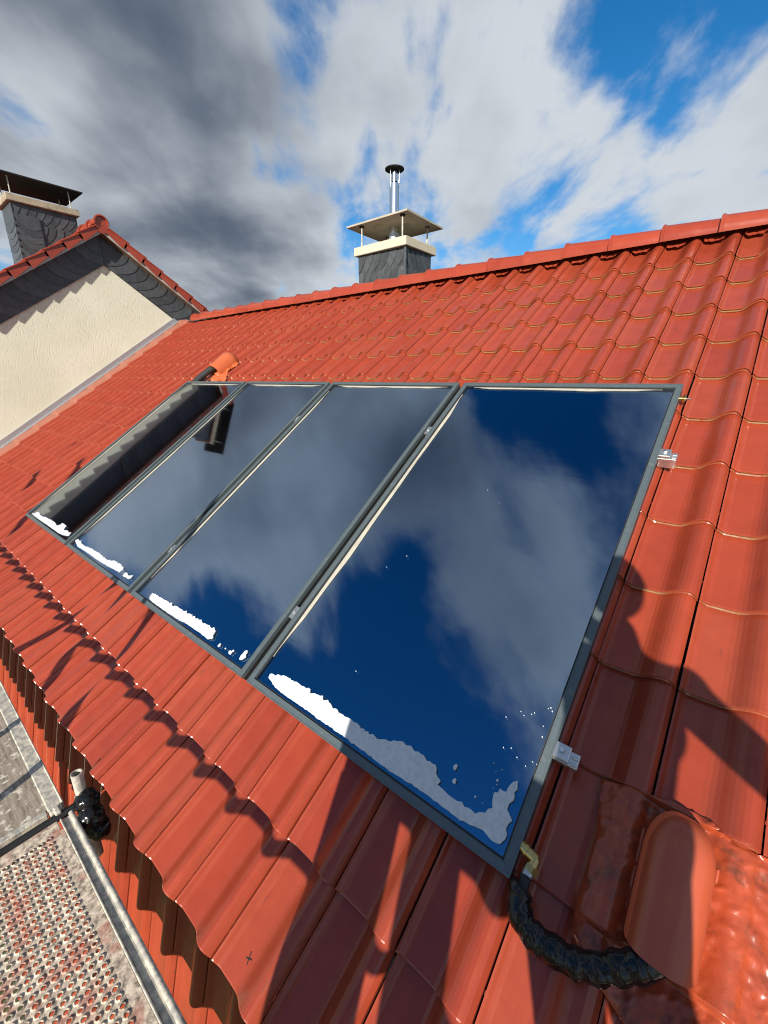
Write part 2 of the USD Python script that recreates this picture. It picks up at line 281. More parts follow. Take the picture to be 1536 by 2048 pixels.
mat('spattered_steel', {
    'g': ('geometry', {}), 'n': ('noise_texture', {'scale': 40.0, 'detail': 8.0, 'roughness': 0.66}),
    'r': ('rgb_ramp', {'ramp': [(0.34, (0.09, 0.07, 0.06)), (0.47, (0.34, 0.275, 0.21)), (0.60, (0.58, 0.50, 0.385))]}),
    's': ('noise_texture', {'scale': 11.0, 'detail': 6.0}), 'sr': ('map_range', {'from_min': 0.52, 'from_max': 0.62, 'to_min': 0.0, 'to_max': 0.6, 'clamp': True}),
    'm': ('mix_color', {'b': (0.34, 0.13, 0.09)}), 'b': ('bump', {'strength': 0.5, 'distance': 0.003}), 'p': ('principled_bsdf', {'roughness': 0.75, 'metallic': 0.0})},
    [('g.position', 'n.vector'), ('n.fac', 'r.fac'), ('g.position', 's.vector'), ('s.fac', 'sr.value'), ('sr.result', 'm.fac'), ('r.color', 'm.a'), ('m.result', 'p.base_color'), ('n.fac', 'b.height'), ('b.normal', 'p.normal')])

# ------------------------------------------------------------------ setting: ground
gx = np.linspace(-1, 1, 41); gx = np.sign(gx) * np.abs(gx) ** 3 * 3000
X, Y = np.meshgrid(gx, gx, indexing='ij'); Z = -8.5 + 0 * X
idx = np.arange(41 * 41).reshape(41, 41)
gf = np.stack([idx[:-1, :-1], idx[1:, :-1], idx[1:, 1:], idx[:-1, 1:]], -1).reshape(-1, 4)
obj('ground', (np.stack([X, Y, Z], -1).reshape(-1, 3), gf), 'grass', kind='structure', label='green ground far below the roof')

# ------------------------------------------------------------------ the tiled house
W_, LEN = 0.26, 0.378967
KINK, ELEN = -0.0787, 0.3842
house = thing('house', 'house under a glossy red pantile roof carrying four solar collectors, slate chimney behind its ridge', 'house')
roof = sub('roof', house)
PROF_S = np.array([0.004, 0.03, 0.07, 0.10, 0.13, 0.30, 0.44, 0.50, 0.55, 0.60, 0.65, 0.70, 0.75, 0.80, 0.85, 0.895, 0.93, 0.958, 0.980])
PROF_H = np.array([-0.001, -0.0045, -0.0150, -0.0205, -0.0230, -0.0240, -0.0236, -0.0205, -0.0140, -0.0040, 0.0075, 0.0180, 0.0262, 0.0315, 0.0330, 0.0290, 0.0210, 0.0105, 0.0010])
def tile_local(seed):
    """one interlocking tile: x along the course from its left joint, y up the slope from its lower lip, z off the slope. Returns vertices, faces, wear."""
    r = np.random.default_rng(seed)
    s = PROF_S * W_; n = len(s); V, F, Wr = [], [], []
    th = 0.0260
    def h(y): return PROF_H - th * np.clip(y, 0, None) / LEN
    jig = r.normal(0, 0.0006)
    rows = [  # (y, dz, wear): underside of lip, lip face with its double bead, top
        (0.030, -0.0250, 0.2), (0.001, -0.0250, 0.8), (0.0, -0.0215, 0.7), (0.005, -0.0175, 1.0), (0.005, -0.0110, 1.0), (0.0, -0.0070, 0.5), (0.0015, -0.0015, 0.0), (0.006, 0.0, 0.0), (0.020, 0.0, 0.0),
        (0.13, 0.0, 0.0), (0.26, 0.0, 0.0), (LEN + 0.035, 0.0, 0.0)]
    pan = np.clip((0.026 - (PROF_H + 0.0222)) / 0.026, 0.0, 1.0)
    for (y, dz, w) in rows:
        V.append(np.c_[s, np.full(n, y), h(y) + dz + jig]); Wr.append(w * (0.25 + 0.75 * pan))
    V = np.vstack(V); Wr = np.concatenate(Wr)
    for a in range(len(rows) - 1):
        for k in range(n - 1):
            i = a * n + k; F.append([i, i + 1, i + n + 1, i + n])
    F = np.array(F); F = np.vstack([F[:, [0, 1, 2]], F[:, [0, 2, 3]]])
    # the interlock's right cheek, closing the dark joint, and the little stop on it
    m = len(V); a0 = 6 * n + n - 1; a1 = 11 * n + n - 1
    V = np.vstack([V, V[a0] + [0.0, 0, -0.016], V[a1] + [0.0, 0, -0.016]]); Wr = np.r_[Wr, 0, 0]
    F = np.vstack([F, [[a0, m, a1], [m, m + 1, a1]]])
    nub = trimesh.creation.box([0.007, 0.010, 0.007]); nv = np.asarray(nub.vertices) + [0.002, 0.085, -0.0065 - th * .22]
    F = np.vstack([F, np.asarray(nub.faces) + len(V)]); V = np.vstack([V, nv]); Wr = np.r_[Wr, np.zeros(len(nv))]
    return V, F, Wr
PROTO = [tile_local(k) for k in range(4)]
def tile_points(proto, i, j, jit):
    V = proto[0].copy()
    V[:, 2] += jit[2]; V[:, 0] += jit[0] + jit[3] * V[:, 1]; V[:, 1] += jit[1]
    if j >= -8:
        return rw(V + [i * W_, j * LEN, 0])
    ca, sa = math.cos(KINK), math.sin(KINK)
    y, z = V[:, 1] - ELEN, V[:, 2]
    return rw(np.c_[V[:, 0] + i * W_, -8 * LEN + y * ca - z * sa, y * sa + z * ca])
def smooth_mesh_normals(v, f, ang=42):
    return meshkit.arrays((v, f), ang)
def write_mesh(path, v, f, wear, material, ang=40):
    m0 = trimesh.Trimesh(v, f, process=False)
    # split normals by angle while carrying the wear value
    m = UsdGeom.Mesh.Define(stage, path)
    fn = np.cross(v[f[:, 1]] - v[f[:, 0]], v[f[:, 2]] - v[f[:, 0]])
    fu = fn / np.maximum(np.linalg.norm(fn, axis=1, keepdims=True), 1e-12)
    # corner normals: average of the faces round the vertex that lie within the angle
    order = np.argsort(f.ravel(), kind='stable'); vid = f.ravel()[order]; fid = order // 3
    starts = np.searchsorted(vid, np.arange(len(v) + 1)); cosa = math.cos(math.radians(ang))
    cn = np.zeros((len(f) * 3, 3))
    for k in range(len(v)):
        seg = order[starts[k]:starts[k + 1]]
        if len(seg) == 0: continue
        ff = seg // 3; d = fu[ff] @ fu[ff].T > cosa
        s = d.astype(float) @ fn[ff]; cn[seg] = s / np.maximum(np.linalg.norm(s, axis=1, keepdims=True), 1e-12)
    m.CreatePointsAttr(Vt.Vec3fArray.FromNumpy(v.astype(np.float32)))
    m.CreateFaceVertexCountsAttr(Vt.IntArray.FromNumpy(np.full(len(f), 3, np.int32)))
    m.CreateFaceVertexIndicesAttr(Vt.IntArray.FromNumpy(f.astype(np.int32).ravel()))
    m.CreateSubdivisionSchemeAttr('none')
    m.CreateNormalsAttr(Vt.Vec3fArray.FromNumpy(cn.astype(np.float32))); m.SetNormalsInterpolation('faceVarying')
    if wear is not None:
        UsdGeom.PrimvarsAPI(m).CreatePrimvar('wear', Sdf.ValueTypeNames.FloatArray, 'vertex').Set(Vt.FloatArray.FromNumpy(wear.astype(np.float32)))
    UsdShade.MaterialBindingAPI.Apply(m.GetPrim()).Bind(M[material])
    return m, cn
# corner normals of the prototypes, worked out once
def proto_normals():
    out = []
    tmp = Usd.Stage.CreateInMemory()
    for V, F, Wr in PROTO:
        fn = np.cross(V[F[:, 1]] - V[F[:, 0]], V[F[:, 2]] - V[F[:, 0]]); fu = fn / np.maximum(np.linalg.norm(fn, axis=1, keepdims=True), 1e-12)
        order = np.argsort(F.ravel(), kind='stable'); vid = F.ravel()[order]; starts = np.searchsorted(vid, np.arange(len(V) + 1))
        cn = np.zeros((len(F) * 3, 3))
        for k in range(len(V)):
            seg = order[starts[k]:starts[k + 1]]
            if len(seg):
                ff = seg // 3; s = (fu[ff] @ fu[ff].T > math.cos(math.radians(38))).astype(float) @ fn[ff]
                cn[seg] = s / np.maximum(np.linalg.norm(s, axis=1, keepdims=True), 1e-12)
        out.append(cn)
    return out
PN = proto_normals()
def put_tile(path, v, F, cn, wear, material, kind=None):
    m = UsdGeom.Mesh.Define(stage, path)
    m.CreatePointsAttr(Vt.Vec3fArray.FromNumpy(v.astype(np.float32)))
    m.CreateFaceVertexCountsAttr(Vt.IntArray.FromNumpy(np.full(len(F), 3, np.int32)))
    m.CreateFaceVertexIndicesAttr(Vt.IntArray.FromNumpy(F.astype(np.int32).ravel()))
    m.CreateSubdivisionSchemeAttr('none')
    m.CreateNormalsAttr(Vt.Vec3fArray.FromNumpy(cn.astype(np.float32))); m.SetNormalsInterpolation('faceVarying')
    UsdGeom.PrimvarsAPI(m).CreatePrimvar('wear', Sdf.ValueTypeNames.FloatArray, 'vertex').Set(Vt.FloatArray.FromNumpy(wear.astype(np.float32)))
    UsdShade.MaterialBindingAPI.Apply(m.GetPrim()).Bind(M[material])
    if kind: m.GetPrim().SetCustomDataByKey('kind', kind)
    return m
def project(p):
    c = (np.asarray(p) - CAM) @ RW.T
    return np.c_[768 + 843.88 * c[:, 0] / c[:, 2], 1024 + 843.88 * c[:, 1] / c[:, 2], c[:, 2]]
PU = [(-1.374 + k * 0) for k in range(1)]
P_RIGHT = [-0.024, -0.024 - 1.396, -0.024 - 2 * 1.395, -0.024 - 3 * 1.395]
ROOF_LEFT = -35
cands = []
for j in range(-9, 5):
    for i in range(ROOF_LEFT, 7):
        k = int(RNG.integers(4)); mi = int(RNG.integers(4))
        jit = RNG.normal(0, [0.0012, 0.0014, 0.0008, 0.002])
        # the tiles that carry the two pipe hoods are cut away
        v = tile_points(PROTO[k], i, j, jit)
        q = project(v); inside = (q[:, 2] > 0.1) & (q[:, 0] > 0) & (q[:, 0] < 1536) & (q[:, 1] > 0) & (q[:, 1] < 2048)
        u0, u1, v0, v1 = i * W_, i * W_ + W_, j * LEN, j * LEN + LEN
        hid = u0 > -5.56 and u1 < -0.02 and v0 > -2.66 and v1 < -0.28
        area = 0.0 if not inside.any() or hid else np.ptp(q[inside, 0]) * np.ptp(q[inside, 1])
        cands.append((area, v, k, mi, i, j))
cands.sort(key=lambda c: -c[0])
ROOF_INDIVIDUAL = 252
rest = {m: ([], [], [], []) for m in range(4)}
for n_, (area, v, k, mi, i, j) in enumerate(cands):
    F, cn = PROTO[k][1], PN[k]
    if j >= -8: cnw = rw(cn)
    else:
        ca, sa = math.cos(KINK), math.sin(KINK); cnw = rw(np.c_[cn[:, 0], cn[:, 1] * ca - cn[:, 2] * sa, cn[:, 1] * sa + cn[:, 2] * ca])
    if n_ < ROOF_INDIVIDUAL and area > 0:
        put_tile(numbered(f'{roof.GetPath()}/roof_tile'), v, F, cnw, PROTO[k][2], TM[mi])
    else:
        r = rest[0]; off = sum(len(a) for a in r[0])
        r[0].append(v); r[1].append(F + off); r[2].append(cnw); r[3].append(PROTO[k][2])
r = rest[0]
put_tile(f'{roof.GetPath()}/farther_roof_tiles', np.vstack(r[0]), np.vstack(r[1]), np.vstack(r[2]), np.concatenate(r[3]), TM[0], 'stuff')
# the boarded deck below the tiles
v0 = -8 * LEN - 0.02
obj('roof_deck', roofm(trimesh.creation.box(bounds=[[-9.32, v0, -0.17], [1.9, 1.93, -0.055]])), 'roof_felt', roof)
def far_side(m):  # mirror across the ridge plane
    v = np.asarray(m.vertices).copy(); v[:, 1] = 2 * 1.62 - v[:, 1]; return T(v, np.asarray(m.faces)[:, ::-1])
obj('rear_slope', far_side(roofm(trimesh.creation.box(bounds=[[-9.32, -3.2, -0.17], [1.9, 1.93, 0.0]]))), 'glazed_tile_a', roof)

# ridge tiles: half-round caps, each lapping the next, collar at its left end
def ridge_tile(x0, x1, y, z, big=0.0):
    rows = [(x0 - 0.0, 0.126 + big), (x0 + 0.005, 0.134 + big), (x0 + 0.022, 0.134 + big), (x0 + 0.028, 0.124 + big), (x1 - 0.05, 0.106 + big), (x1 + 0.03, 0.102 + big)]
    ang = np.radians(np.linspace(-12, 192, 19)); V = []
    for x, rr in rows: V.append(np.c_[np.full(19, x), y + rr * np.cos(ang) * 0.92, z + rr * np.sin(ang) * 0.95])
    for x, rr in rows[::-1]: V.append(np.c_[np.full(19, x), y + (rr - 0.016) * np.cos(ang) * 0.92, z + (rr - 0.016) * np.sin(ang) * 0.95])
    V = np.vstack(V); F = []; nr = len(rows) * 2
    for a in range(nr):
        b = (a + 1) % nr
        for k in range(18): F += [[a * 19 + k, b * 19 + k, b * 19 + k + 1], [a * 19 + k, b * 19 + k + 1, a * 19 + k + 1]]
    return T(V, np.array(F)[:, ::-1])
rx = -0.964 - 0.4025 * 21
kk = 0
while rx < 2.0:
    if rx > -9.0:
        obj('ridge_tile', ridge_tile(rx + 0.0, rx + 0.4025, 1.62 + RNG.normal(0, 0.002), 1.098 + RNG.normal(0, 0.0015)), TM[kk % 4], roof, smooth=35)
        clip = rbox(rx + 0.004, rx + 0.012, 1.612, 1.628, 1.21, 1.243, 0.002)
    rx += 0.4025; kk += 1
# combed strip that seals the ridge to the top course: small crumpled red tabs in the pans
strip = []
for i in range(-34, 7):
    c0 = i * W_
    pts = []
    for a in np.linspace(0.06, 0.56, 9):
        hh = np.interp(a, PROF_S, PROF_H)
        pts.append([c0 + a * W_, 1.86 + 0.008 * math.sin(a * 23 + i * 2.1), hh + 0.004 + 0.006 * abs(math.sin(a * 31 + i))])
    pts = np.array(pts); up = pts + [0, 0.05, 0.008]
    v = np.vstack([pts, up]); f = [[k, k + 1, k + 10] for k in range(8)] + [[k, k + 10, k + 9] for k in range(8)]
    strip.append(T(v, f))
obj('ridge_seal', roofm(cat_(strip)), 'glazed_tile_c', roof, kind='stuff')

# steep lower roof (mansard face) hung with the same tiles
mans = sub('steep_roof_face', house)
MA = math.radians(80); MY, MZ = -2.847 + 0.085, -1.90
def mansard(p):
    p = np.asarray(p, float); dv = np.array([0, math.cos(MA), math.sin(MA)]); dn = np.array([0, -math.sin(MA), math.cos(MA)])
    return np.array([0, MY, MZ]) + p[:, :1] * [1, 0, 0] + p[:, 1:2] * dv + p[:, 2:3] * dn
def mansv(p):
    p = np.asarray(p, float); dv = np.array([0, math.cos(MA), math.sin(MA)]); dn = np.array([0, -math.sin(MA), math.cos(MA)])
    return p[:, :1] * [1, 0, 0] + p[:, 1:2] * dv + p[:, 2:3] * dn
mc = []
for j in range(-12, 0):
    for i in range(-26, 5):
        k = int(RNG.integers(4)); mi = int(RNG.integers(4))
        v = mansard(PROTO[k][0] + [i * W_ + 0.057, j * 0.345 - 0.225 + RNG.normal(0, 0.002), -0.02 + RNG.normal(0, 0.001)])
        q = project(v); ins = (q[:, 2] > 0.1) & (q[:, 0] > 0) & (q[:, 0] < 480) & (q[:, 1] > 1300) & (q[:, 1] < 2048)
        area = np.ptp(q[ins, 0]) * np.ptp(q[ins, 1]) if ins.any() and j > -4 and i > -12 else 0.0
        mc.append((area, v, k, mi, i, j))
mc.sort(key=lambda c: -c[0]); R2 = ([], [], [], [])
for n_, (area, v, k, mi, i, j) in enumerate(mc):
    cnw = mansv(PN[k])
    if n_ < 40 and area > 0: put_tile(numbered(f'{mans.GetPath()}/roof_tile'), v, PROTO[k][1], cnw, PROTO[k][2], TM[mi])
    else:
        off = sum(len(a) for a in R2[0]); R2[0].append(v); R2[1].append(PROTO[k][1] + off); R2[2].append(cnw); R2[3].append(PROTO[k][2])
put_tile(f'{mans.GetPath()}/farther_roof_tiles', np.vstack(R2[0]), np.vstack(R2[1]), np.vstack(R2[2]), np.concatenate(R2[3]), TM[1], 'stuff')
obj('steep_deck', tr(trimesh.creation.box(bounds=[[-9.3, -4.4, -0.30], [1.9, -0.13, -0.09]]), mansard), 'roof_felt', mans)
obj('house_wall', trimesh.creation.box(bounds=[[-9.3, -2.4, -8.5], [1.85, 5.6, -2.2]]), 'scratch_render', house)

# chimney behind the ridge
def slate_row(y0, y1, z0, z1, n, flip, thick=0.006, seed=0, bow=1.0):
    """overlapping round-cut slates on a (y, z) face; x = proud. Returns a list of meshes in (a, b, proud) coordinates"""
    out = []; w = (y1 - y0) / n; h = z1 - z0; r = np.random.default_rng(seed)
    for k in range(n + 1):
        a0 = y0 + k * w - w * 1.1; a1 = y0 + (k + 1) * w
        # a slate whose outer edge is an arc
        t = np.linspace(0, 1, 12)
        arc = np.c_[a1 - bow * w * 1.15 * (t ** 2.0), z1 - t * h * 1.0]
        poly = Polygon([(a0 - w, z1), *map(tuple, arc), (a0 - w, z0)]).buffer(0)
        poly = poly.intersection(shapely.box(y0, z0, y1, z1))
        if poly.is_empty or poly.area < 1e-5: continue
        if poly.geom_type != 'Polygon': poly = max(poly.geoms, key=lambda g: g.area)
        m = extrude(poly, thick); v = np.asarray(m.vertices)
        frac = (n - k) / (n + 1); v[:, 2] += frac * 0.028 + 0.012 * np.clip((v[:, 0] - a0) / (a1 - a0), 0, 1) + r.normal(0, 0.0005)
        if flip: v[:, 0] = y0 + y1 - v[:, 0]; m = T(v, np.asarray(m.faces)[:, ::-1])
        else: m = T(v, np.asarray(m.faces))
        out.append(m)
    return out
SL = ['slate_a', 'slate_b', 'slate_c']
def face_map(axis, const, sign):
    """maps (a, b, proud) onto a vertical face: axis 'x' means the face looks along +-x and a runs along y"""
    def fx(v):
        return np.c_[const + sign * v[:, 2], v[:, 0], v[:, 1]] if axis == 'x' else np.c_[v[:, 0], const + sign * v[:, 2], v[:, 1]]
    return fx
def fix(m):
    m = T(m.vertices, m.faces); m.fix_normals(); return m
chim = sub('chimney', house)
obj('shaft', trimesh.creation.box(bounds=[[-4.475, 2.06, 0.5], [-3.66, 2.62, 1.662]]), 'slate_b', chim)
for (z0, z1, n, fl, sd) in ((1.42, 1.664, 6, False, 1), (1.20, 1.44, 7, False, 2), (0.95, 1.215, 6, False, 3)):
    for q_, m in enumerate(slate_row(-4.487, -3.648, z0, z1, n, fl, seed=sd)): obj('slate', fix(tr(m, face_map('y', 2.052 + (1.2 - z0) * 0.02, -1))), SL[(q_ + sd) % 3], chim)
for (z0, z1, n, fl, sd) in ((1.40, 1.664, 5, True, 4), (1.17, 1.42, 5, True, 5), (0.95, 1.19, 5, True, 6)):
    for q_, m in enumerate(slate_row(2.03, 2.63, z0, z1, n, fl, seed=sd)): obj('slate', fix(tr(m, face_map('x', -3.668, 1))), SL[(q_ + sd) % 3], chim)
obj('corner_strip', rbox(-3.652, -3.622, 2.002, 2.026, 0.9, 1.664, 0.002), 'slate_c', chim)
obj('concrete_slab', rbox(-4.535, -3.592, 1.965, 2.70, 1.666, 1.775, 0.006), 'slab_concrete', chim)
def cap_plate(x0, x1, y0, y1, z, dz, t=0.022):
    v = np.array([[x, y, z + (y - y0) * dz[1] + (x - x0) * dz[0] + s] for s in (0, t) for (x, y) in ((x0, y0), (x1, y0), (x1, y1), (x0, y1))])
    h = trimesh.convex.convex_hull(v); return T(h.vertices, h.faces)
obj('cap_plate', cap_plate(-4.66, -3.57, 1.955, 2.83, 2.045, (0.0, -0.02)), 'cap_board', chim)
for (x, y) in ((-4.43, 2.03), (-3.70, 2.03), (-3.70, 2.62), (-4.43, 2.62)):
    obj('cap_leg', cyl((x, y, 1.765), (x, y, 2.05), 0.011, 10), 'galvanised', chim)
    obj('leg_plate', cyl((x, y, 2.026), (x, y, 2.042), 0.035, 12), 'dark_sheet', chim)
px, py = -4.075, 2.33
obj('flue_collar', pipe_hollow((px, py, 1.77), (px, py, 1.95), 0.078, 0.004), 'zinc', chim, smooth=40)
obj('flue_pipe', cat_([cyl((px, py, 1.78), (px, py, 2.555), 0.068, 28), cyl((px, py, 2.55), (px, py, 2.575), 0.068, 28, 0.05), cyl((px, py, 2.57), (px, py, 2.70), 0.046, 24, 0.04)]), 'steel_pipe', chim, smooth=40)
obj('rain_cap', cat_([cyl((px, py, 2.72), (px, py, 2.732), 0.132, 32), cyl((px, py, 2.731), (px, py, 2.755), 0.13, 32, 0.02)]), 'dark_sheet', chim, smooth=30)
for a in (0.3, 2.4, 4.5):
    obj('cap_stay', cyl((px + 0.064 * math.cos(a), py + 0.064 * math.sin(a), 2.50), (px + 0.075 * math.cos(a), py + 0.075 * math.sin(a), 2.725), 0.005, 8), 'steel_pipe', chim)

# ------------------------------------------------------------------ the neighbouring gable
XW = -9.3; GY, GS = 0.345, 0.672
gable = thing('gable_house', 'neighbouring house with cream scratched render gable, slate frieze under the verge and slate chimney', 'house')
AZ = 1.995
wall_poly = Polygon([(GY, AZ), (GY - 9, AZ - 9 * 0.665), (GY - 9, -8.5), (GY + 3.2, -8.5), (GY + 3.2, AZ - 3.2 * 0.70)])
def gx_extrude(poly, x0, x1):   # polygon in (y, z) extruded along x
    m = extrude(poly, x1 - x0); v = np.asarray(m.vertices); return fix(T(np.c_[x0 + v[:, 2], v[:, 0], v[:, 1]], m.faces))
obj('rendered_wall', gx_extrude(wall_poly, XW - 0.30, XW), 'scratch_render', gable)
TZ = 2.445          # underside of the verge at its peak, in the overhang's outer plane
OV = 0.19
fr_poly = Polygon([(GY, TZ + .03), (GY - 9, TZ + .03 - 9 * GS), (GY - 9, AZ - 9 * 0.665 - .03), (GY, AZ - .03), (GY + 3.2, AZ - .03 - 3.2 * 0.70), (GY + 3.2, TZ + .03 - 3.2 * GS)])
obj('frieze_board', gx_extrude(fr_poly, XW - 0.12, XW + 0.004), 'slate_b', gable)
def frieze(side):
    ds = 0.178; n = 13 if side < 0 else 10
    slope = math.atan(GS); ca, sa = math.cos(slope), math.sin(slope)
    for k in range(n):
        # slate in slope coordinates: a down the slope from the peak, b across the band, seen round-cut at its lower end
        a1 = 0.16 + (k + 1) * ds * 1.12; a0 = a1 - ds * 3.0
        b0, b1 = -0.400, 0.02
        t = np.linspace(0, 1, 14)
        arc = np.c_[a1 - 0.20 * (1 - np.sqrt(np.clip(1 - (1 - t) ** 2, 0, 1))) * 1.0 - 0.10 * np.clip((t - .75) / .25, 0, 1) ** 2, b0 + t * (b1 - b0)]
        arc[:, 0] = a1 - 0.27 * (1 - t) ** 2.0 - 0.05 * t ** 4
        poly = Polygon([(max(a0, -0.3), b0), *map(tuple, arc), (max(a0, -0.3), b1)]).buffer(0)
        m = extrude(poly, 0.006); v = np.asarray(m.vertices).copy()
        x = XW + 0.010 + (n - k) * 0.0006 + 0.022 * np.clip((v[:, 0] - a0) / (a1 - a0), 0, 1) + v[:, 2]
        y = GY + side * (v[:, 0] * ca) + side * (v[:, 1] * sa); z = TZ + 0.0 - v[:, 0] * sa + v[:, 1] * ca
        if side > 0: keep = y >= GY - 0.02
        m2 = T(np.c_[x, y, z], m.faces); m2.fix_normals()
        # cut at the peak line so that the two sides do not cross
        c = trimesh.intersections.slice_mesh_plane(m2, [0, side, 0], [0, GY + side * 0.004, 0], cap=False)
        if len(c.faces): obj('slate', c, SL[(k * 2 + (side > 0)) % 3], gable)
frieze(-1); frieze(1)
# soffit, trim board, verge tiles
def slope_box(side, a0, a1, b0, b1, x0, x1, bevel=0.002):
    m = rbox(a0, a1, b0, b1, x0, x1, bevel); v = np.asarray(m.vertices); s = math.atan(GS); ca, sa = math.cos(s), math.sin(s)
    return fix(T(np.c_[v[:, 2], GY + side * (v[:, 0] * ca + v[:, 1] * sa), TZ - v[:, 0] * sa + v[:, 1] * ca], m.faces))
for side, ln in ((-1, 10.5), (1, 3.6)):
    obj('soffit', slope_box(side, -0.03 if side < 0 else 0.02, ln, 0.012, 0.03, XW - 0.02, XW + OV - 0.022), 'soffit_wood', gable)
    obj('trim_board', slope_box(side, 0.004, ln, 0.0, 0.05, XW + OV - 0.02, XW + OV, 0.002), 'trim_board', gable)
    obj('roof_slope', slope_box(side, 0.0, ln, 0.05, 0.14, XW - 6.5, XW + OV - 0.25), 'glazed_tile_c', gable)
    nt = 22 if side < 0 else 9
    for k in range(nt):
        a0 = 0.03 + k * 0.336
        s = math.atan(GS)
        # an L of tile: top with a rounded edge, and a side flange deeper at its lower end
        prof = Polygon([(0.02, 0.046), (0.325, 0.004), (0.325, 0.150), (0.02, 0.128)])
        m = extrude(prof, 0.022); v = np.asarray(m.vertices); a, b, x = v[:, 0] + a0, v[:, 1], v[:, 2] + XW + OV + 0.003 - 0.004 * (v[:, 0] / .375 < .5)
        ca, sa = math.cos(s), math.sin(s)
        fl = T(np.c_[x + 0.010 * v[:, 0] / 0.375, GY + side * (a * ca + b * sa), TZ - a * sa + b * ca], m.faces); fl.fix_normals()
        top = slope_box(side, a0, a0 + 0.37, 0.118, 0.14, XW + OV - 0.26, XW + OV + 0.046, 0.006)
        vt = np.asarray(top.vertices); dd = (side * (vt[:, 1] - GY) * ca - (vt[:, 2] - TZ) * sa) - a0
        vt = vt + np.outer(dd / 0.375 * 0.026, [0, side * sa, ca])
        roll = []
        for e in (0, 1): roll.append([XW + OV + 0.004, 0, 0])
        obj('verge_tile', cat_([fl, T(vt, top.faces)]), TM[k % 4], gable)
# ridge of the gable roof: end disc and cap tiles running away
gz = TZ + 0.145
for k in range(3):
    x0 = XW + OV + 0.055 - k * 0.40
    m = ridge_tile(-0.40, 0.0, GY, gz, 0.0); v = np.asarray(m.vertices).copy(); v[:, 0] = x0 - (v[:, 0] + 0.40)
    obj('ridge_tile', fix(T(v, m.faces)), TM[k % 4], gable, smooth=35)
ang = np.radians(np.linspace(-35, 215, 28)); disc = Polygon([(0.122 * 0.93 * math.cos(a) , 0.122 * 0.95 * math.sin(a)) for a in ang] + [(-0.075, -0.135), (0.0, -0.165), (0.075, -0.135)])
obj('ridge_end_disc', gx_extrude(affinity.translate(disc, GY, gz), XW + OV + 0.004, XW + OV + 0.020), 'glazed_tile_b', gable)
# wall flashing along the lower roof
def rb(u0, u1, v0, v1, n0, n1, b=0.002): return fix(roofm(rbox(u0, u1, v0, v1, n0, n1, b)))
obj('flashing_strip', rb(XW + 0.001, XW + 0.016, -6, 1.99, 0.045, 0.135), 'zinc', gable)
obj('flashing_apron', rb(XW + 0.012, XW + 0.06, -6, 1.99, 0.036, 0.05), 'zinc', gable)
riv = []
for k in range(34): riv.append(roofm(tr(cyl((0, 0, 0), (0.006, 0, 0), 0.008, 8), lambda p, k=k: p + [XW + 0.015, 1.9 - k * 0.16, 0.10])))
obj('rivets', cat_(riv), 'bare_aluminium', gable, kind='stuff')
fu = np.linspace(XW + 0.02, -8.93, 8); fv = np.linspace(-3.4, 2.0, 200); U, V_ = np.meshgrid(fu, fv, indexing='ij')
saw = ((V_ / LEN) % 1.0)
Nn = 0.034 - 0.018 * saw + 0.014 * (1 - (U - fu[0]) / (fu[-1] - fu[0])) - 0.03 * np.clip((U - fu[-3]) / (fu[-1] - fu[-3]), 0, 1) ** 2 + 0.004 * meshkit.fbm(np.stack([U * 9, V_ * 9, 0 * U], -1), 3)
id_ = np.arange(U.size).reshape(U.shape); qf = np.stack([id_[:-1, :-1], id_[1:, :-1], id_[1:, 1:], id_[:-1, 1:]], -1).reshape(-1, 4)
obj('side_flashing', (rw(np.stack([U, V_, Nn], -1).reshape(-1, 3)), qf), 'faded_flashing', gable, smooth=50)
# its chimney
gch = sub('chimney', gable)
CX = -10.0; cy0, cy1 = -0.675, 0.285
obj('shaft', trimesh.creation.box(bounds=[[CX - 0.62, cy0 + 0.02, 0.5], [CX - 0.03, cy1 - 0.02, 2.845]]), 'slate_b', gch)
for (z0, z1, n, fl, sd, a0, a1) in ((2.55, 2.848, 8, False, 11, cy0 + .0, cy1), (2.27, 2.57, 5, False, 12, cy0 + .34, cy1), (1.97, 2.29, 5, False, 13, cy0 + .34, cy1), (1.66, 1.99, 5, False, 14, cy0 + .34, cy1)):
    for q_, m in enumerate(slate_row(a0, a1, z0, z1, n, fl, seed=sd, bow=1.5)): obj('slate', fix(tr(m, face_map('x', CX - 0.038, 1))), SL[(q_ + sd) % 3], gch)
for r_ in range(9):   # corner slates, one above the other
    z1 = 2.60 - r_ * 0.105
    t = np.linspace(0, 1, 12); y1 = cy0 + 0.36
    poly = Polygon([(cy0, z1 + 0.08), (y1, z1 + 0.08), *[(y1 - (y1 - cy0) * tt, z1 - 0.10 - 0.05 * math.sin(math.pi * min(1, tt * 1.0)) + 0.12 * tt ** 3) for tt in t]]).buffer(0)
    if poly.geom_type != 'Polygon': poly = max(poly.geoms, key=lambda g: g.area)
    m = extrude(poly, 0.007); v = np.asarray(m.vertices).copy(); x = CX + 0.006 + 0.012 * (z1 + 0.1 - v[:, 1]) / 0.25 + v[:, 2]
    obj('slate', fix(T(np.c_[x, v[:, 0], v[:, 1]], m.faces)), SL[r_ % 3], gch)
    t = np.linspace(0, 1, 10); xa, xb = CX - 0.60, CX + 0.01
    poly = Polygon([(xa, z1 + 0.1), (xb, z1 + 0.1), *[(xb - (xb - xa) * tt, z1 - 0.10 - 0.06 * math.sin(math.pi * tt)) for tt in t]]).buffer(0)
    m = extrude(poly, 0.007); v = np.asarray(m.vertices).copy(); y = cy0 + 0.004 - 0.016 * (z1 + 0.1 - v[:, 1]) / 0.25 - v[:, 2]
    obj('slate', fix(T(np.c_[v[:, 0], y, v[:, 1]], m.faces)), SL[(r_ + 1) % 3], gch)
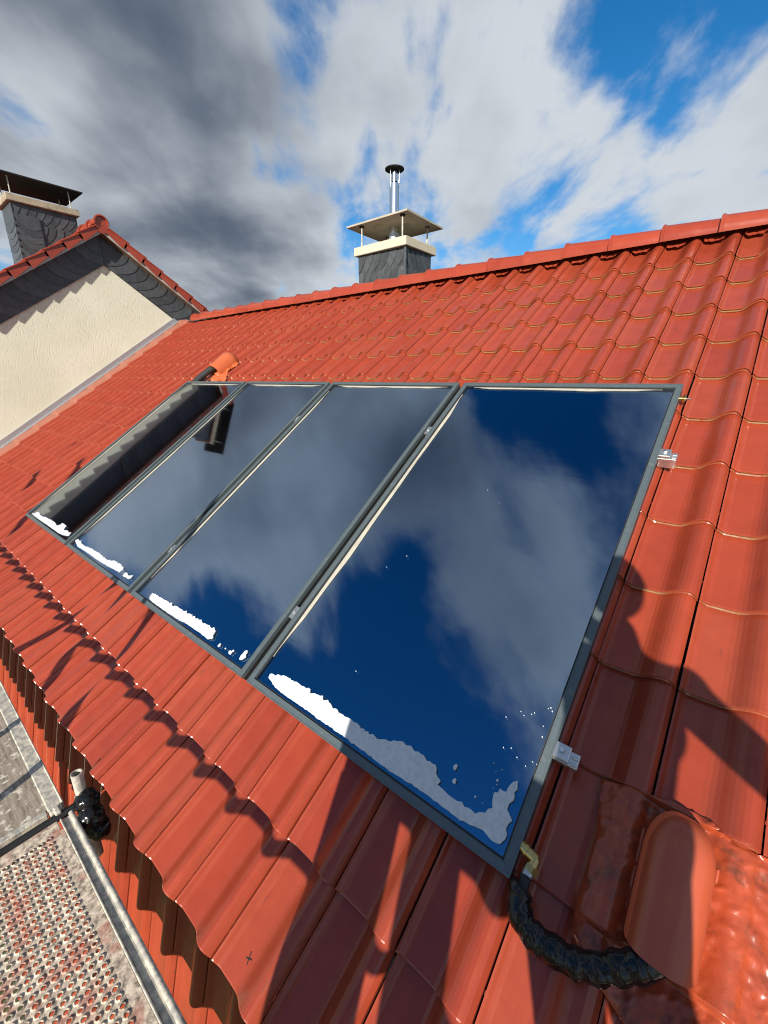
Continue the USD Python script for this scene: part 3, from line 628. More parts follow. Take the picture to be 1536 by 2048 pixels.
poly = Polygon([(cy0, 2.52), (cy1, 2.52), (cy1, 2.85), (cy0, 2.85)])
m = extrude(Polygon([(CX - .6, 2.6), (CX + .01, 2.6), (CX + .01, 2.85), (CX - .6, 2.85)]), 0.007); v = np.asarray(m.vertices)
obj('slate', fix(T(np.c_[v[:, 0], cy0 - 0.004 - v[:, 2], v[:, 1]], m.faces)), 'slate_a', gch)
obj('concrete_slab', rbox(CX - 0.68, CX + 0.06, cy0 - 0.065, cy1 + 0.04, 2.852, 2.955, 0.006), 'weathered_slab', gch)
obj('cap_plate', cap_plate(CX - 0.85, CX + 0.10, cy0 - 0.26, cy1 + 0.14, 3.235, (0.0, 0.0), 0.02), 'dark_sheet', gch)
for (x, y) in ((CX - 0.02, cy0 + 0.03), (CX - 0.02, cy1 - 0.06), (CX - 0.56, cy0 + 0.03), (CX - 0.56, cy1 - 0.06)):
    obj('cap_leg', cyl((x, y, 2.945), (x, y, 3.24), 0.010, 8), 'galvanised', gch)

# ------------------------------------------------------------------ solar collectors
PW, PH, PV0 = 1.350, 2.440, -2.685
FR = 0.030
def pn(v): return 0.085 + 0.0076 * (v + 1.2)          # height of the glass plane off the tiles
def plane_pts(p):  # (u, v, d) with d measured from the frame's top face
    p = np.asarray(p, float); return rw(np.c_[p[:, 0], p[:, 1], pn(p[:, 1]) + p[:, 2]])
def pmesh(m): return tr(m, plane_pts)
SIDE = ['rightmost solar collector, showing blue sky and a bright cloud in its glass', 'solar collector second from the right, left of the widest one', 'solar collector mirroring the tip of a chimney cap, second from the left',
        'leftmost solar collector, mirroring the dark slate frieze of the gable']
def mitre(p0, p1, q1, q0, d0, d1):
    v = np.array([[*p0, d0], [*p1, d0], [*q1, d0], [*q0, d0], [*p0, d1], [*p1, d1], [*q1, d1], [*q0, d1]], float)
    f = [[0, 2, 1], [0, 3, 2], [4, 5, 6], [4, 6, 7], [0, 1, 5], [0, 5, 4], [1, 2, 6], [1, 6, 5], [2, 3, 7], [2, 7, 6], [3, 0, 4], [3, 4, 7]]
    return fix(T(v, f))
def wavy(u0, u1, v0, v1, along, seed, d, w):
    """a strip with a straight outer edge and a wavy inner one"""
    n = 60; t = np.linspace(0, 1, n); r = np.random.default_rng(seed)
    wv = w * (0.55 + 0.55 * meshkit.fbm(np.c_[t * 5.5 + seed * 9.1, 0 * t, 0 * t], 2, seed)) * np.clip(np.minimum(t, 1 - t) * 9, 0.25, 1)
    if along == 'v': a = np.c_[np.full(n, u0), v0 + t * (v1 - v0), np.full(n, d)]; b = a + np.c_[wv, 0 * t, 0 * t]
    else: a = np.c_[u0 + t * (u1 - u0), np.full(n, v1), np.full(n, d)]; b = a - np.c_[0 * t, wv, 0 * t]
    v = np.vstack([a, b]); f = [[k, k + 1, n + k + 1] for k in range(n - 1)] + [[k, n + k + 1, n + k] for k in range(n - 1)]
    v2 = v + [0, 0, -0.002]
    return fix(T(np.vstack([v, v2]), f + [[c + 2 * n, b_ + 2 * n, a_ + 2 * n] for a_, b_, c in f]))
PANEL_U = []
for k in range(4):
    ur = P_RIGHT[k]; ul = ur - PW; PANEL_U.append((ul, ur)); vb, vt = PV0, PV0 + PH
    c = rw([(ul + ur) / 2, vb, 0])
    p = thing('solar_collector', SIDE[k], 'solar collector', 'solar collectors in a row on the roof', at=c)
    O = [(ul, vb), (ur, vb), (ur, vt), (ul, vt)]; I = [(ul + FR, vb + FR), (ur - FR, vb + FR), (ur - FR, vt - FR), (ul + FR, vt - FR)]
    for e in range(4):
        e2 = (e + 1) % 4; g = 0.0006
        def sh(pt, other): 
            d = np.array(other) - np.array(pt); d = d / np.linalg.norm(d) * g; return tuple(np.array(pt) + d)
        m = mitre(sh(O[e], O[e2]), sh(O[e2], O[e]), sh(I[e2], I[e]), sh(I[e], I[e2]), -0.022, 0.0)
        lip = mitre(sh(O[e], O[e2]), sh(O[e2], O[e]), tuple(np.array(O[e2]) * .82 + np.array(I[e2]) * .18), tuple(np.array(O[e]) * .82 + np.array(I[e]) * .18), 0.0, 0.0022)
        inn = mitre(tuple(np.array(O[e]) * .12 + np.array(I[e]) * .88), tuple(np.array(O[e2]) * .12 + np.array(I[e2]) * .88), sh(I[e2], I[e]), sh(I[e], I[e2]), 0.0, 0.0022)
        obj('frame_rail', pmesh(cat_([m, lip, inn])), 'frame_metal', p)
    obj('absorber', pmesh(rbox(ul + 0.012, ur - 0.012, vb + 0.012, vt - 0.012, -0.050, -0.0165, 0.002)), 'absorber_blue', p)
    obj('glass_pane', pmesh(T([[ul + FR - .004, vb + FR - .004, -0.0085], [ur - FR + .004, vb + FR - .004, -0.0085], [ur - FR + .004, vt - FR + .004, -0.0085], [ul + FR - .004, vt - FR + .004, -0.0085]], [[0, 1, 2], [0, 2, 3]])), 'pane_glass', p)
    obj('edge_seal_reflection', pmesh(wavy(ul + FR + 0.002, 0, vb + 0.16, vt - 0.12, 'v', 3 + k, -0.0125, 0.034)), 'edge_felt', p)  # sunlit edge insulation; its wavy outline models the reflection in the absorber
    obj('edge_seal_reflection', pmesh(wavy(ul + FR + 0.06, ur - FR - 0.06, 0, vt - FR - 0.002, 'u', 13 + k, -0.0125, 0.026)), 'edge_felt', p)
    gask = []
    for e in range(4):
        e2 = (e + 1) % 4; J = [tuple(np.array(I[q_]) + np.array(s_) * 0.007) for q_, s_ in enumerate(((1, 1), (-1, 1), (-1, -1), (1, -1)))]
        gask.append(mitre(I[e], I[e2], J[e2], J[e], -0.009, -0.0055))
    obj('gasket', pmesh(cat_(gask)), 'dark_recess', p)
    obj('side_wall', pmesh(cat_([mitre(*[tuple(np.array(O[q_]) * .94 + np.array(I[q_]) * .06) for q_ in (e, (e + 1) % 4)], *[tuple(np.array(O[q_]) * .8 + np.array(I[q_]) * .2) for q_ in ((e + 1) % 4, e)], -0.052, -0.022) for e in range(4)])), 'dark_recess', p)
    obj('casing', pmesh(rbox(ul + 0.003, ur - 0.003, vb + 0.003, vt - 0.003, -0.074, -0.052, 0.002)), 'dark_recess', p)

# frost left along the lower edge of each glass (outlines in roof coordinates)
FROST_4 = [(-1.279, -2.599), (-1.193, -2.569), (-1.091, -2.562), (-0.959, -2.557), (-0.796, -2.568), (-0.769, -2.565), (-0.68, -2.572), (-0.606, -2.566), (-0.528, -2.533), (-0.501, -2.53), (-0.412, -2.533), (-0.367, -2.536), (-0.329, -2.568), (-0.331, -2.583), (-0.285, -2.594), (-0.22, -2.589), (-0.182, -2.59), (-0.154, -2.573), (-0.138, -2.549), (-0.144, -2.528), (-0.152, -2.505), (-0.137, -2.491), (-0.118, -2.486), (-0.114, -2.462), (-0.097, -2.439), (-0.09, -2.452), (-0.091, -2.497), (-0.09, -2.528), (-0.076, -2.565), (-0.071, -2.606), (-0.08, -2.624), (-0.102, -2.63), (-0.141, -2.62), (-0.182, -2.629), (-0.216, -2.634), (-0.294, -2.632), (-0.378, -2.631), (-0.463, -2.635), (-0.557, -2.638), (-0.662, -2.634), (-0.773, -2.634), (-0.892, -2.635), (-0.99, -2.634), (-1.108, -2.637), (-1.204, -2.634), (-1.274, -2.615)]
FROST_3 = [(-2.61, -2.62), (-2.536, -2.597), (-2.399, -2.593), (-2.269, -2.588), (-2.094, -2.578), (-1.946, -2.578), (-1.836, -2.566), (-1.809, -2.578), (-1.785, -2.62), (-1.816, -2.633), (-1.931, -2.63), (-2.073, -2.634), (-2.217, -2.642), (-2.383, -2.645), (-2.531, -2.643)]
FROST_2 = [(-4.126, -2.606), (-4.089, -2.583), (-3.896, -2.604), (-3.733, -2.586), (-3.563, -2.585), (-3.39, -2.59), (-3.287, -2.566), (-3.141, -2.566), (-3.03, -2.589), (-2.961, -2.597), (-2.929, -2.576), (-2.919, -2.6), (-3.004, -2.621), (-3.141, -2.613), (-3.315, -2.625), (-3.514, -2.631), (-3.75, -2.629), (-3.982, -2.636)]
FROST_1 = [(-5.478, -2.633), (-5.413, -2.623), (-5.398, -2.598), (-5.357, -2.587), (-5.2, -2.602), (-5.098, -2.589), (-4.947, -2.582), (-4.84, -2.579), (-4.704, -2.593), (-4.66, -2.581), (-4.648, -2.552), (-4.587, -2.541), (-4.541, -2.548), (-4.498, -2.585), (-4.405, -2.577), (-4.361, -2.588), (-4.326, -2.572), (-4.3, -2.606), (-4.388, -2.626), (-4.506, -2.636), (-4.75, -2.638), (-4.953, -2.637), (-5.157, -2.639), (-5.398, -2.634)]
BITS_3 = [(-1.506, -2.593), (-1.601, -2.623), (-1.705, -2.626), (-1.58, -2.617)]

def ragged(pts, seed, amp=0.004):
    p = np.array(pts + pts[:1]); out = []; r = np.random.default_rng(seed)
    for a, b in zip(p[:-1], p[1:]):
        d = b - a; L = np.linalg.norm(d); n = max(2, int(L / 0.011)); nrm = np.array([-d[1], d[0]]) / L
        for k in range(n):
            t = k / n; up = a[1] > -2.605 or d[0] > 0
            off = r.normal(0, amp * (1.0 if up else 0.35)); out.append(a + d * t + nrm * off * (0.6 if k == 0 else 1))
    g = Polygon(out).buffer(0.0012).buffer(-0.0012)
    return g if g.geom_type == 'Polygon' else max(g.geoms, key=lambda q: q.area)
def frost(pts, seed, label, bits=(), specks=()):
    def lift_(g):
        m = extrude(g, 0.004); v = np.asarray(m.vertices); return pmesh(T(np.c_[v[:, 0], v[:, 1], v[:, 2] - 0.0078], m.faces))
    c = np.mean(pts, axis=0); t = thing('frost_strip', label, 'frost', 'frost strips on the collector glass', at=rw([c[0], c[1], pn(c[1])]))
    obj('strip', lift_(ragged(pts, seed)), 'frost_white', t)
    for g in bits: obj('crumb', lift_(g), 'frost_white', t)
    if specks: obj('specks', cat_([lift_(g) for g in specks]), 'frost_white', t, kind='stuff')
def dot(u, v, a, b, seed):
    r = np.random.default_rng(seed); t = np.linspace(0, 2 * math.pi, 14)[:-1]
    return Polygon(np.c_[u + a * np.cos(t) * (1 + 0.25 * r.normal(0, .5, 13)), v + b * np.sin(t) * (1 + 0.25 * r.normal(0, .5, 13))]).buffer(0)
rf = np.random.default_rng(5)
spots4 = [dot(-0.05 - 0.16 * rf.random() ** 2 , -2.56 + 0.40 * rf.random(), 0.0010 + 0.0014 * rf.random(), 0.0010 + 0.0014 * rf.random(), 100 + k) for k in range(30)]
big4 = [dot(-0.30, -2.505, 0.006, 0.011, 7), dot(-0.283, -2.545, 0.007, 0.009, 8), dot(-0.20, -2.55, 0.003, 0.003, 9), dot(-0.155, -2.47, 0.004, 0.004, 10)]
spots4 += [dot(-0.1 - 1.1 * rf.random(), -2.4 + 1.6 * rf.random(), 0.0018, 0.0018, 300 + k) for k in range(5)]
frost(FROST_4, 1, 'long ragged frost strip on the rightmost collector, ending in a horn at the corner', big4, spots4)
frost(FROST_3, 2, 'short thick white frost strip on the second collector from the right, with loose crumbs', [dot(-1.506, -2.597, 0.016, 0.028, 3), dot(-1.601, -2.622, 0.012, 0.010, 4), dot(-1.59, -2.608, 0.006, 0.006, 5), dot(-1.705, -2.625, 0.007, 0.010, 6), dot(-1.65, -2.62, 0.004, 0.004, 7)])
frost(FROST_2, 3, 'ragged frost strip on the second collector from the left, curling up at both ends')
frost(FROST_1, 4, 'frost strip on the leftmost collector, under the mirrored slate')

# clamps that grip the collectors: base block, stepped jaw, hexagon bolt
def clamp(name, u, v, label, between=False):
    n = pn(v); c = rw([u, v, n])
    t = thing(name, label, 'clamp', 'mounting clamps of the collectors', at=c)
    if between:
        obj('jaw', rb(u - 0.016, u + 0.016, v - 0.036, v + 0.036, n - 0.045, n - 0.006), 'bare_aluminium', t)
        obj('bolt', fix(roofm(tr(cyl((0, 0, 0), (0, 0, 0.008), 0.008, 6), lambda p: p + [u, v, n - 0.0065]))), 'zinc', t)
        return
    obj('rail_end', rb(u - 0.004, u + 0.070, v - 0.030, v + 0.010, n - 0.075, n - 0.030), 'bare_aluminium', t)
    obj('base', rb(u - 0.004, u + 0.074, v - 0.034, v + 0.014, n - 0.030, n - 0.012), 'bare_aluminium', t)
    obj('rib', rb(u + 0.052, u + 0.072, v - 0.028, v - 0.018, n - 0.012, n - 0.006), 'bare_aluminium', t)
    obj('rib', rb(u + 0.052, u + 0.072, v - 0.008, v + 0.002, n - 0.012, n - 0.006), 'bare_aluminium', t)
    obj('jaw', rb(u - 0.004, u + 0.046, v - 0.030, v + 0.022, n - 0.012, n + 0.004, 0.003), 'bare_aluminium', t)
    obj('washer', fix(roofm(tr(cyl((0, 0, 0), (0, 0, 0.003), 0.011, 18), lambda p: p + [u + 0.020, v, n + 0.004]))), 'zinc', t)
    obj('bolt', fix(roofm(tr(cyl((0, 0, 0), (0, 0, 0.010), 0.008, 6), lambda p: p + [u + 0.020, v, n + 0.005]))), 'steel_pipe', t)
clamp('end_clamp', -0.022, -2.285, 'aluminium end clamp near the lower right corner of the rightmost collector')
clamp('end_clamp', -0.022, -0.80, 'aluminium end clamp near the upper right corner of the rightmost collector')
for k, lab in ((0, ('lower aluminium clamp in the gap left of the rightmost collector', 'upper aluminium clamp in the gap left of the rightmost collector')),
               (1, ('lower clamp in the gap between the two middle collectors', 'upper clamp in the gap between the two middle collectors'))):
    for q_, v in enumerate((-2.285, -0.78)):
        clamp('gap_clamp', PANEL_U[k][0] - 0.0225, v, lab[q_], True)

# brass fittings
def bvec(u, v, n): return rw([u, v, n])
fit = thing('brass_fitting', 'brass elbow fitting at the lower right corner of the rightmost collector', 'pipe fitting', at=bvec(0, -2.61, 0.05))
obj('stub', cyl(bvec(-0.030, -2.592, 0.058), bvec(0.026, -2.602, 0.058), 0.0165, 20), 'brass', fit, smooth=40)
obj('collar', cyl(bvec(-0.012, -2.595, 0.058), bvec(-0.004, -2.5965, 0.058), 0.0195, 20), 'brass', fit, smooth=40)
obj('elbow', tube([bvec(0.018, -2.600, 0.058), bvec(0.022, -2.606, 0.058), bvec(0.021, -2.625, 0.060), bvec(0.015, -2.645, 0.062)], 0.0155, 16), 'brass', fit, smooth=50)
obj('nut', cyl(bvec(0.0205, -2.622, 0.060), bvec(0.0165, -2.640, 0.0615), 0.021, 6), 'brass', fit)
obj('reducer', cyl(bvec(0.0165, -2.640, 0.0615), bvec(0.011, -2.662, 0.064), 0.0165, 18, 0.012), 'zinc', fit, smooth=40)
vent = thing('air_vent', 'small brass vent screw at the upper right corner of the rightmost collector', 'vent', at=bvec(0, -0.30, 0.05))
obj('body', cyl(bvec(-0.03, -0.325, 0.055), bvec(0.005, -0.325, 0.055), 0.012, 14), 'brass', vent, smooth=40)
obj('cross_bar', cyl(bvec(-0.004, -0.350, 0.055), bvec(-0.004, -0.298, 0.055), 0.008, 12), 'brass', vent, smooth=40)
obj('nipple', cyl(bvec(0.004, -0.325, 0.055), bvec(0.026, -0.325, 0.055), 0.005, 10), 'steel_pipe', vent, smooth=40)

# black wrapped hose from the fitting to the lower hood
def smoothpath(pts, n):
    from scipy.interpolate import CubicSpline
    p = np.array(pts, float); t = np.r_[0, np.cumsum(np.linalg.norm(np.diff(p, axis=0), axis=1))]
    return CubicSpline(t, p)(np.linspace(0, t[-1], n))
hp = smoothpath([(0.016, -2.680, 0.066), (0.014, -2.710, 0.062), (0.045, -2.752, 0.055), (0.125, -2.760, 0.050), (0.205, -2.742, 0.052), (0.275, -2.695, 0.060), (0.335, -2.635, 0.066), (0.350, -2.56, 0.064)], 110)
t_ = np.linspace(0, 1, 110); rr = 0.0305 + 0.004 * meshkit.fbm(np.c_[t_ * 26, 0 * t_, 0 * t_], 3, 4) + 0.002 * np.sin(t_ * 60)
rr[:5] = [0.029, 0.031, 0.033, 0.034, 0.034]
tb = tube([rw(q) for q in hp], rr, 40); v = np.asarray(tb.vertices).copy()
cen = np.vstack([np.repeat(np.array([rw(q) for q in hp]), 40, axis=0), rw(hp[0]), rw(hp[-1])]); dirn = v - cen
ln = np.linalg.norm(dirn, axis=1, keepdims=True); dirn = dirn / np.maximum(ln, 1e-9)
wr = meshkit.fbm(v * 46, 3, 9) - 0.5; wr2 = np.abs(meshkit.noise(v * np.array([95, 95, 95]), 3) - 0.5)
s_al = np.repeat(t_, 40); an_ = np.tile(np.arange(40) / 40 * 2 * math.pi, 110)
ring = np.abs(meshkit.fbm(np.c_[s_al * 34 + 0.5 * np.sin(an_), np.cos(an_) * 0.9, np.sin(an_) * 0.9], 3, 12) - 0.5)
v[:-2] += dirn[:-2] * (0.004 * wr[:-2, None] + 0.003 - 0.018 * ring[:, None] * np.clip(np.minimum(s_al, 1 - s_al) * 14, 0, 1)[:, None])
hose = thing('wrapped_hose', 'black plastic wrapped hose curving from the brass fitting into the domed hood', 'hose', at=rw([0.13, -2.75, 0]))
obj('sleeve', T(v, tb.faces), 'black_wrap', hose, smooth=60)
obj('inner_pipe', cyl(bvec(0.0125, -2.652, 0.063), bvec(0.016, -2.69, 0.066), 0.0155, 18), 'black_foam', hose, smooth=40)

# pipe hoods with their crumpled flashings
def hood_mesh(u, v0, v1, n0, hw, hh, dome=0.42, th=0.006, tilt=0.0, bulge=0.0):
    nt, na = 34, 26; shells = []
    for off in (0, th):
        V = []
        for t in np.linspace(0, 1, nt):
            k = max(0.0, (t - (1 - dome)) / dome); c = math.sqrt(max(0.0, 1 - k ** 2.2)); vv = v0 + (v1 - v0) * t
            w_ = max(hw * c ** 0.9 * (1 - 0.04 * (1 - t)) - off, 0.0008); h_ = max(hh * (0.92 + 0.08 * t) * c - off, 0.0008)
            a = np.linspace(0, math.pi, na); ca_, sa_ = np.cos(a), np.sin(a)
            x = u - w_ * np.sign(ca_) * np.abs(ca_) ** 0.80; z = n0 + h_ * sa_ ** 0.80
            V.append(np.c_[x + tilt * (vv - v0), vv - off * (0 if t < 1 else 1) - bulge * (1 - t) ** 3 * np.clip(sa_, 0, 1) ** 0.7, z])
        shells.append(np.vstack(V))
    F = []
    for a in range(nt - 1):
        for k in range(na - 1): i = a * na + k; F.append([i, i + 1, i + na + 1, i + na])
    n = nt * na; F2 = [[q[3] + n, q[2] + n, q[1] + n, q[0] + n] for q in F]; F3 = [[k, k + n, k + 1 + n, k + 1] for k in range(na - 1)]
    for a in range(nt - 1):
        for k, fl in ((0, 0), (na - 1, 1)):
            i = a * na + k; qd = [i, i + na, i + na + n, i + n]; F3.append(qd if not fl else qd[::-1])
    f = np.array(F + F2 + F3); f = np.vstack([f[:, [0, 1, 2]], f[:, [0, 2, 3]]])
    return fix(T(np.vstack(shells), f))
def tile_height(u, v):
    s = (np.asarray(u) / W_) % 1.0; h = np.interp(s, np.r_[PROF_S, 1.0], np.r_[PROF_H, -0.001])
    vv = np.where(np.asarray(v) < -8 * LEN, 0.3, (np.asarray(v) / LEN) % 1.0)
    return h - 0.0260 * vv
def draped(poly, step, seed, lift=0.012, amp=0.010, freq=11.0, soften=0.6):
    x0, y0, x1, y1 = poly.bounds; xs = np.arange(x0, x1 + step, step); ys = np.arange(y0, y1 + step, step)
    U, V = np.meshgrid(xs, ys, indexing='ij'); H = tile_height(U, V); P = np.stack([U * freq, V * freq, 0 * U], -1)
    wr = meshkit.fbm(P, 4, seed) - 0.5; cr = np.abs(meshkit.fbm(P * 1.5 + 7, 3, seed + 1) - 0.5)
    N_ = soften * H + (1 - soften) * 0.0 + lift + amp * 1.6 * wr + amp * 2.2 * (0.16 - np.sqrt(cr + 0.0006))
    N_ = np.maximum(N_, H + 0.003)
    idx = np.arange(U.size).reshape(U.shape); cx, cy = (U[:-1, :-1] + U[1:, 1:]) / 2, (V[:-1, :-1] + V[1:, 1:]) / 2
    ins = shapely.contains_xy(poly, cx, cy)
    q = np.stack([idx[:-1, :-1], idx[1:, :-1], idx[1:, 1:], idx[:-1, 1:]], -1)[ins]
    m = T(rw(np.stack([U, V, N_], -1).reshape(-1, 3)), np.vstack([q[:, [0, 1, 2]], q[:, [0, 2, 3]]])); m.remove_unreferenced_vertices()
    e = np.sort(m.faces[:, [0, 1, 1, 2, 2, 0]].reshape(-1, 2), axis=1); ue, cnt = np.unique(e, axis=0, return_counts=True)
    vv = np.asarray(m.vertices).copy(); loc = vv @ L2W
    for k in np.unique(ue[cnt == 1]):
        pnt = poly.exterior.interpolate(poly.exterior.project(Point(loc[k, 0], loc[k, 1])))
        if math.hypot(pnt.x - loc[k, 0], pnt.y - loc[k, 1]) < step * 1.6: loc[k, 0], loc[k, 1] = pnt.x, pnt.y; loc[k, 2] -= 0.006
    return T(loc @ L2W.T, m.faces)
hd = thing('pipe_hood', 'brick red domed pipe hood with the wrapped hose running into its lower end', 'pipe hood', at=rw([0.345, -2.45, 0]))
obj('dome', roofm(hood_mesh(0.346, -2.606, -2.272, -0.004, 0.086, 0.125, dome=0.40, bulge=0.045)), 'hood_plastic', hd, smooth=50)
fl_poly = Polygon([(0.118, -2.284), (0.20, -2.272), (0.27, -2.264), (0.30, -2.25), (0.40, -2.25), (0.46, -2.28), (0.54, -2.272), (0.80, -2.275), (0.82, -2.80), (0.60, -2.98), (0.40, -2.86), (0.30, -2.79), (0.215, -2.748), (0.150, -2.70), (0.143, -2.62), (0.146, -2.45)])
obj('flashing', draped(fl_poly, 0.0065, 21, lift=0.011, amp=0.0075, freq=14), 'red_flashing', hd, smooth=60)
for x0_, x1_ in ((0.252, 0.262), (0.430, 0.440)): obj('base_rim', roofm(rbox(x0_, x1_, -2.63, -2.36, -0.012, 0.004, 0.003)), 'hood_plastic', hd)
hu = thing('pipe_hood', 'bright orange arched pipe hood above the leftmost collector', 'pipe hood', at=rw([-5.3, 0.2, 0]))
obj('arch', roofm(hood_mesh(-5.30, 0.03, 0.42, -0.01, 0.125, 0.165, dome=0.30)), 'clay_orange', hu, smooth=50)
obj('flashing', draped(Polygon([(-5.62, -0.10), (-4.92, -0.12), (-5.02, 0.14), (-5.08, 0.34), (-5.5, 0.36), (-5.56, 0.1)]), 0.014, 31, lift=0.03, amp=0.018, freq=9), 'clay_orange', hu, smooth=60)
up_ = thing('insulated_pipe', 'black insulated pipe rising from the leftmost collector into the orange hood', 'pipe', at=rw([-5.5, -0.1, 0]))
obj('sleeve', tube([rw(q) for q in smoothpath([(-5.44, -0.50, 0.02), (-5.44, -0.30, 0.045), (-5.40, -0.10, 0.075), (-5.33, 0.10, 0.085), (-5.31, 0.22, 0.085)], 30)], 0.042, 20), 'black_foam', up_, smooth=60)

# a small pencilled cross on a tile by the eave
cr = []
for a, L in ((0.35, 0.024), (0.35 + 1.57, 0.033)):
    m = trimesh.creation.box([L, 0.0035, 0.0008]); R_ = np.array([[math.cos(a), -math.sin(a)], [math.sin(a), math.cos(a)]]); vv = np.asarray(m.vertices).copy(); vv[:, :2] = vv[:, :2] @ R_.T
    cr.append(T(vv, m.faces))
ml = cat_(cr); vv = np.asarray(ml.vertices); ca, sa = math.cos(KINK), math.sin(KINK)
lv = 0.305 * 0 + (-3.338 + 8 * LEN)      # down from the kink
vv = vv + [-0.677, lv, np.interp(0.398, PROF_S, PROF_H) + 0.0012 - 0.0260 * (ELEN + lv) / LEN]
vv = np.c_[vv[:, 0], -8 * LEN + vv[:, 1] * ca - vv[:, 2] * sa, vv[:, 1] * sa + vv[:, 2] * ca]
obj('pencil_cross', T(rw(vv), ml.faces), 'pencil', roof)

# ------------------------------------------------------------------ scaffold
DZ = -2.0
sc = thing('scaffold', 'weathered scaffold along the eave with a plywood deck and a perforated steel deck', 'scaffold', at=(-1.9, -3.4, DZ))
dk = sub('plywood_deck', sc)
obj('board', rbox(-7.2, -1.965, -3.46, -3.03, DZ - 0.02, DZ - 0.004), 'worn_plywood', dk)
obj('board', rbox(-7.2, -1.965, -3.92, -3.48, DZ - 0.02, DZ - 0.004), 'worn_plywood', dk)
obj('edge_profile', cat_([rbox(-7.2, -1.945, -3.036, -2.975, DZ - 0.05, DZ + 0.004, 0.005), rbox(-7.2, -1.945, -2.981, -2.973, DZ - 0.05, DZ + 0.010, 0.003)]), 'galvanised', dk)
obj('end_profile', rbox(-1.968, -1.935, -3.92, -3.04, DZ - 0.03, DZ + 0.001, 0.004), 'galvanised', dk)
st = sub('steel_deck', sc)
def perforated(x0, x1, y0, y1, px, py, r):
    nx, ny = int((x1 - x0) / px), int((y1 - y0) / py); px, py = (x1 - x0) / nx, (y1 - y0) / ny
    ang = np.radians(np.arange(8) * 45.0); sq = np.array([[1, 0], [1, 1], [0, 1], [-1, 1], [-1, 0], [-1, -1], [0, -1], [1, -1]]) * [px / 2, py / 2]
    oc = np.c_[np.cos(ang), np.sin(ang)]
    rings = [np.c_[sq, np.zeros(8)], np.c_[oc * r * 1.5, np.zeros(8)], np.c_[oc * r * 1.12, np.full(8, 0.0045)], np.c_[oc * r * 0.94, np.full(8, 0.0045)], np.c_[oc * r * 0.86, np.full(8, -0.004)]]
    cell = np.vstack(rings); cf = []
    for a in range(4):
        for k in range(8): k2 = (k + 1) % 8; cf += [[a * 8 + k, a * 8 + k2, (a + 1) * 8 + k2], [a * 8 + k, (a + 1) * 8 + k2, (a + 1) * 8 + k]]
    solid_f = [[0, k, k + 1] for k in range(1, 7)]
    V, F, off = [], [], 0
    rr_ = np.random.default_rng(3)
    for i in range(nx):
        for j in range(ny):
            c = np.array([x0 + (i + .5) * px, y0 + (j + .5) * py, DZ])
            if (j % 16 == 15) or (i % 64 == 63): V.append(np.c_[sq, np.zeros(8)] + c); F.append(np.array(solid_f) + off); off += 8
            else: V.append(cell + c); F.append(np.array(cf) + off); off += len(cell)
    return T(np.vstack(V), np.vstack(F))
obj('perforated_plate', perforated(-1.80, 1.60, -3.88, -3.055, 0.0315, 0.0305, 0.0086), 'spattered_steel', st)
obj('end_plate', rbox(-1.866, -1.80, -3.9, -3.02, DZ - 0.05, DZ + 0.0005, 0.004), 'spattered_steel', st)
obj('plain_margin', rbox(-1.80, 1.60, -3.055, -3.012, DZ - 0.004, DZ + 0.0, 0.002), 'spattered_steel', st)
obj('side_rail', cat_([rbox(-1.86, 1.6, -3.012, -3.004, DZ - 0.02, DZ + 0.006, 0.003), rbox(-1.86, 1.6, -3.004, -2.968, DZ - 0.055, DZ - 0.006, 0.003), tube([(-1.86, -2.966, DZ + 0.001), (1.6, -2.966, DZ + 0.001)], 0.011, 12)]), 'galvanised', st, smooth=40)
obj('cross_tube', cyl((-1.885, -3.95, DZ - 0.005), (-1.885, -2.86, DZ - 0.005), 0.019, 18), 'dark_sheet', sc, smooth=40)
obj('end_hook', cat_([rbox(-1.94, -1.90, -3.035, -2.985, DZ - 0.01, DZ + 0.025, 0.006), rbox(-1.925, -1.875, -3.02, -2.995, DZ + 0.01, DZ + 0.032, 0.006)]), 'galvanised', sc)
post = sub('inner_post', sc)
obj('tube', pipe_hollow((-1.872, -2.912, -2.35), (-1.888, -2.905, -1.83), 0.0245, 0.004), 'galvanised', post, smooth=40)
obj('collar', pipe_hollow((-1.873, -2.912, -1.99), (-1.876, -2.911, -1.955), 0.029, 0.005), 'galvanised', post, smooth=40)
lumps = []
for (cx_, cy_, cz_, rx_, ry_, rz_) in ((-1.845, -2.90, -1.985, .055, .05, .06), (-1.79, -2.91, -2.04, .062, .055, .07), (-1.76, -2.895, -2.09, .05, .045, .05), (-1.835, -2.905, -2.06, .045, .05, .05)):
    lumps.append(m3.Manifold.sphere(1.0, 40).scale((rx_, ry_, rz_)).translate((cx_, cy_, cz_)))
lm = m3.Manifold.batch_boolean(lumps, m3.OpType.Add).refine_to_length(0.007).to_mesh(); wm = trimesh.Trimesh(lm.vert_properties[:, :3], lm.tri_verts); trimesh.smoothing.filter_taubin(wm, iterations=8)
wv = np.asarray(wm.vertices); nn_ = np.asarray(wm.vertex_normals); fold = np.abs(meshkit.fbm(wv * [34, 34, 22], 2, 5) - 0.5)
obj('wrapped_coupler', T(wv + nn_ * (0.006 - 0.035 * fold)[:, None], wm.faces), 'black_wrap', post, smooth=60)
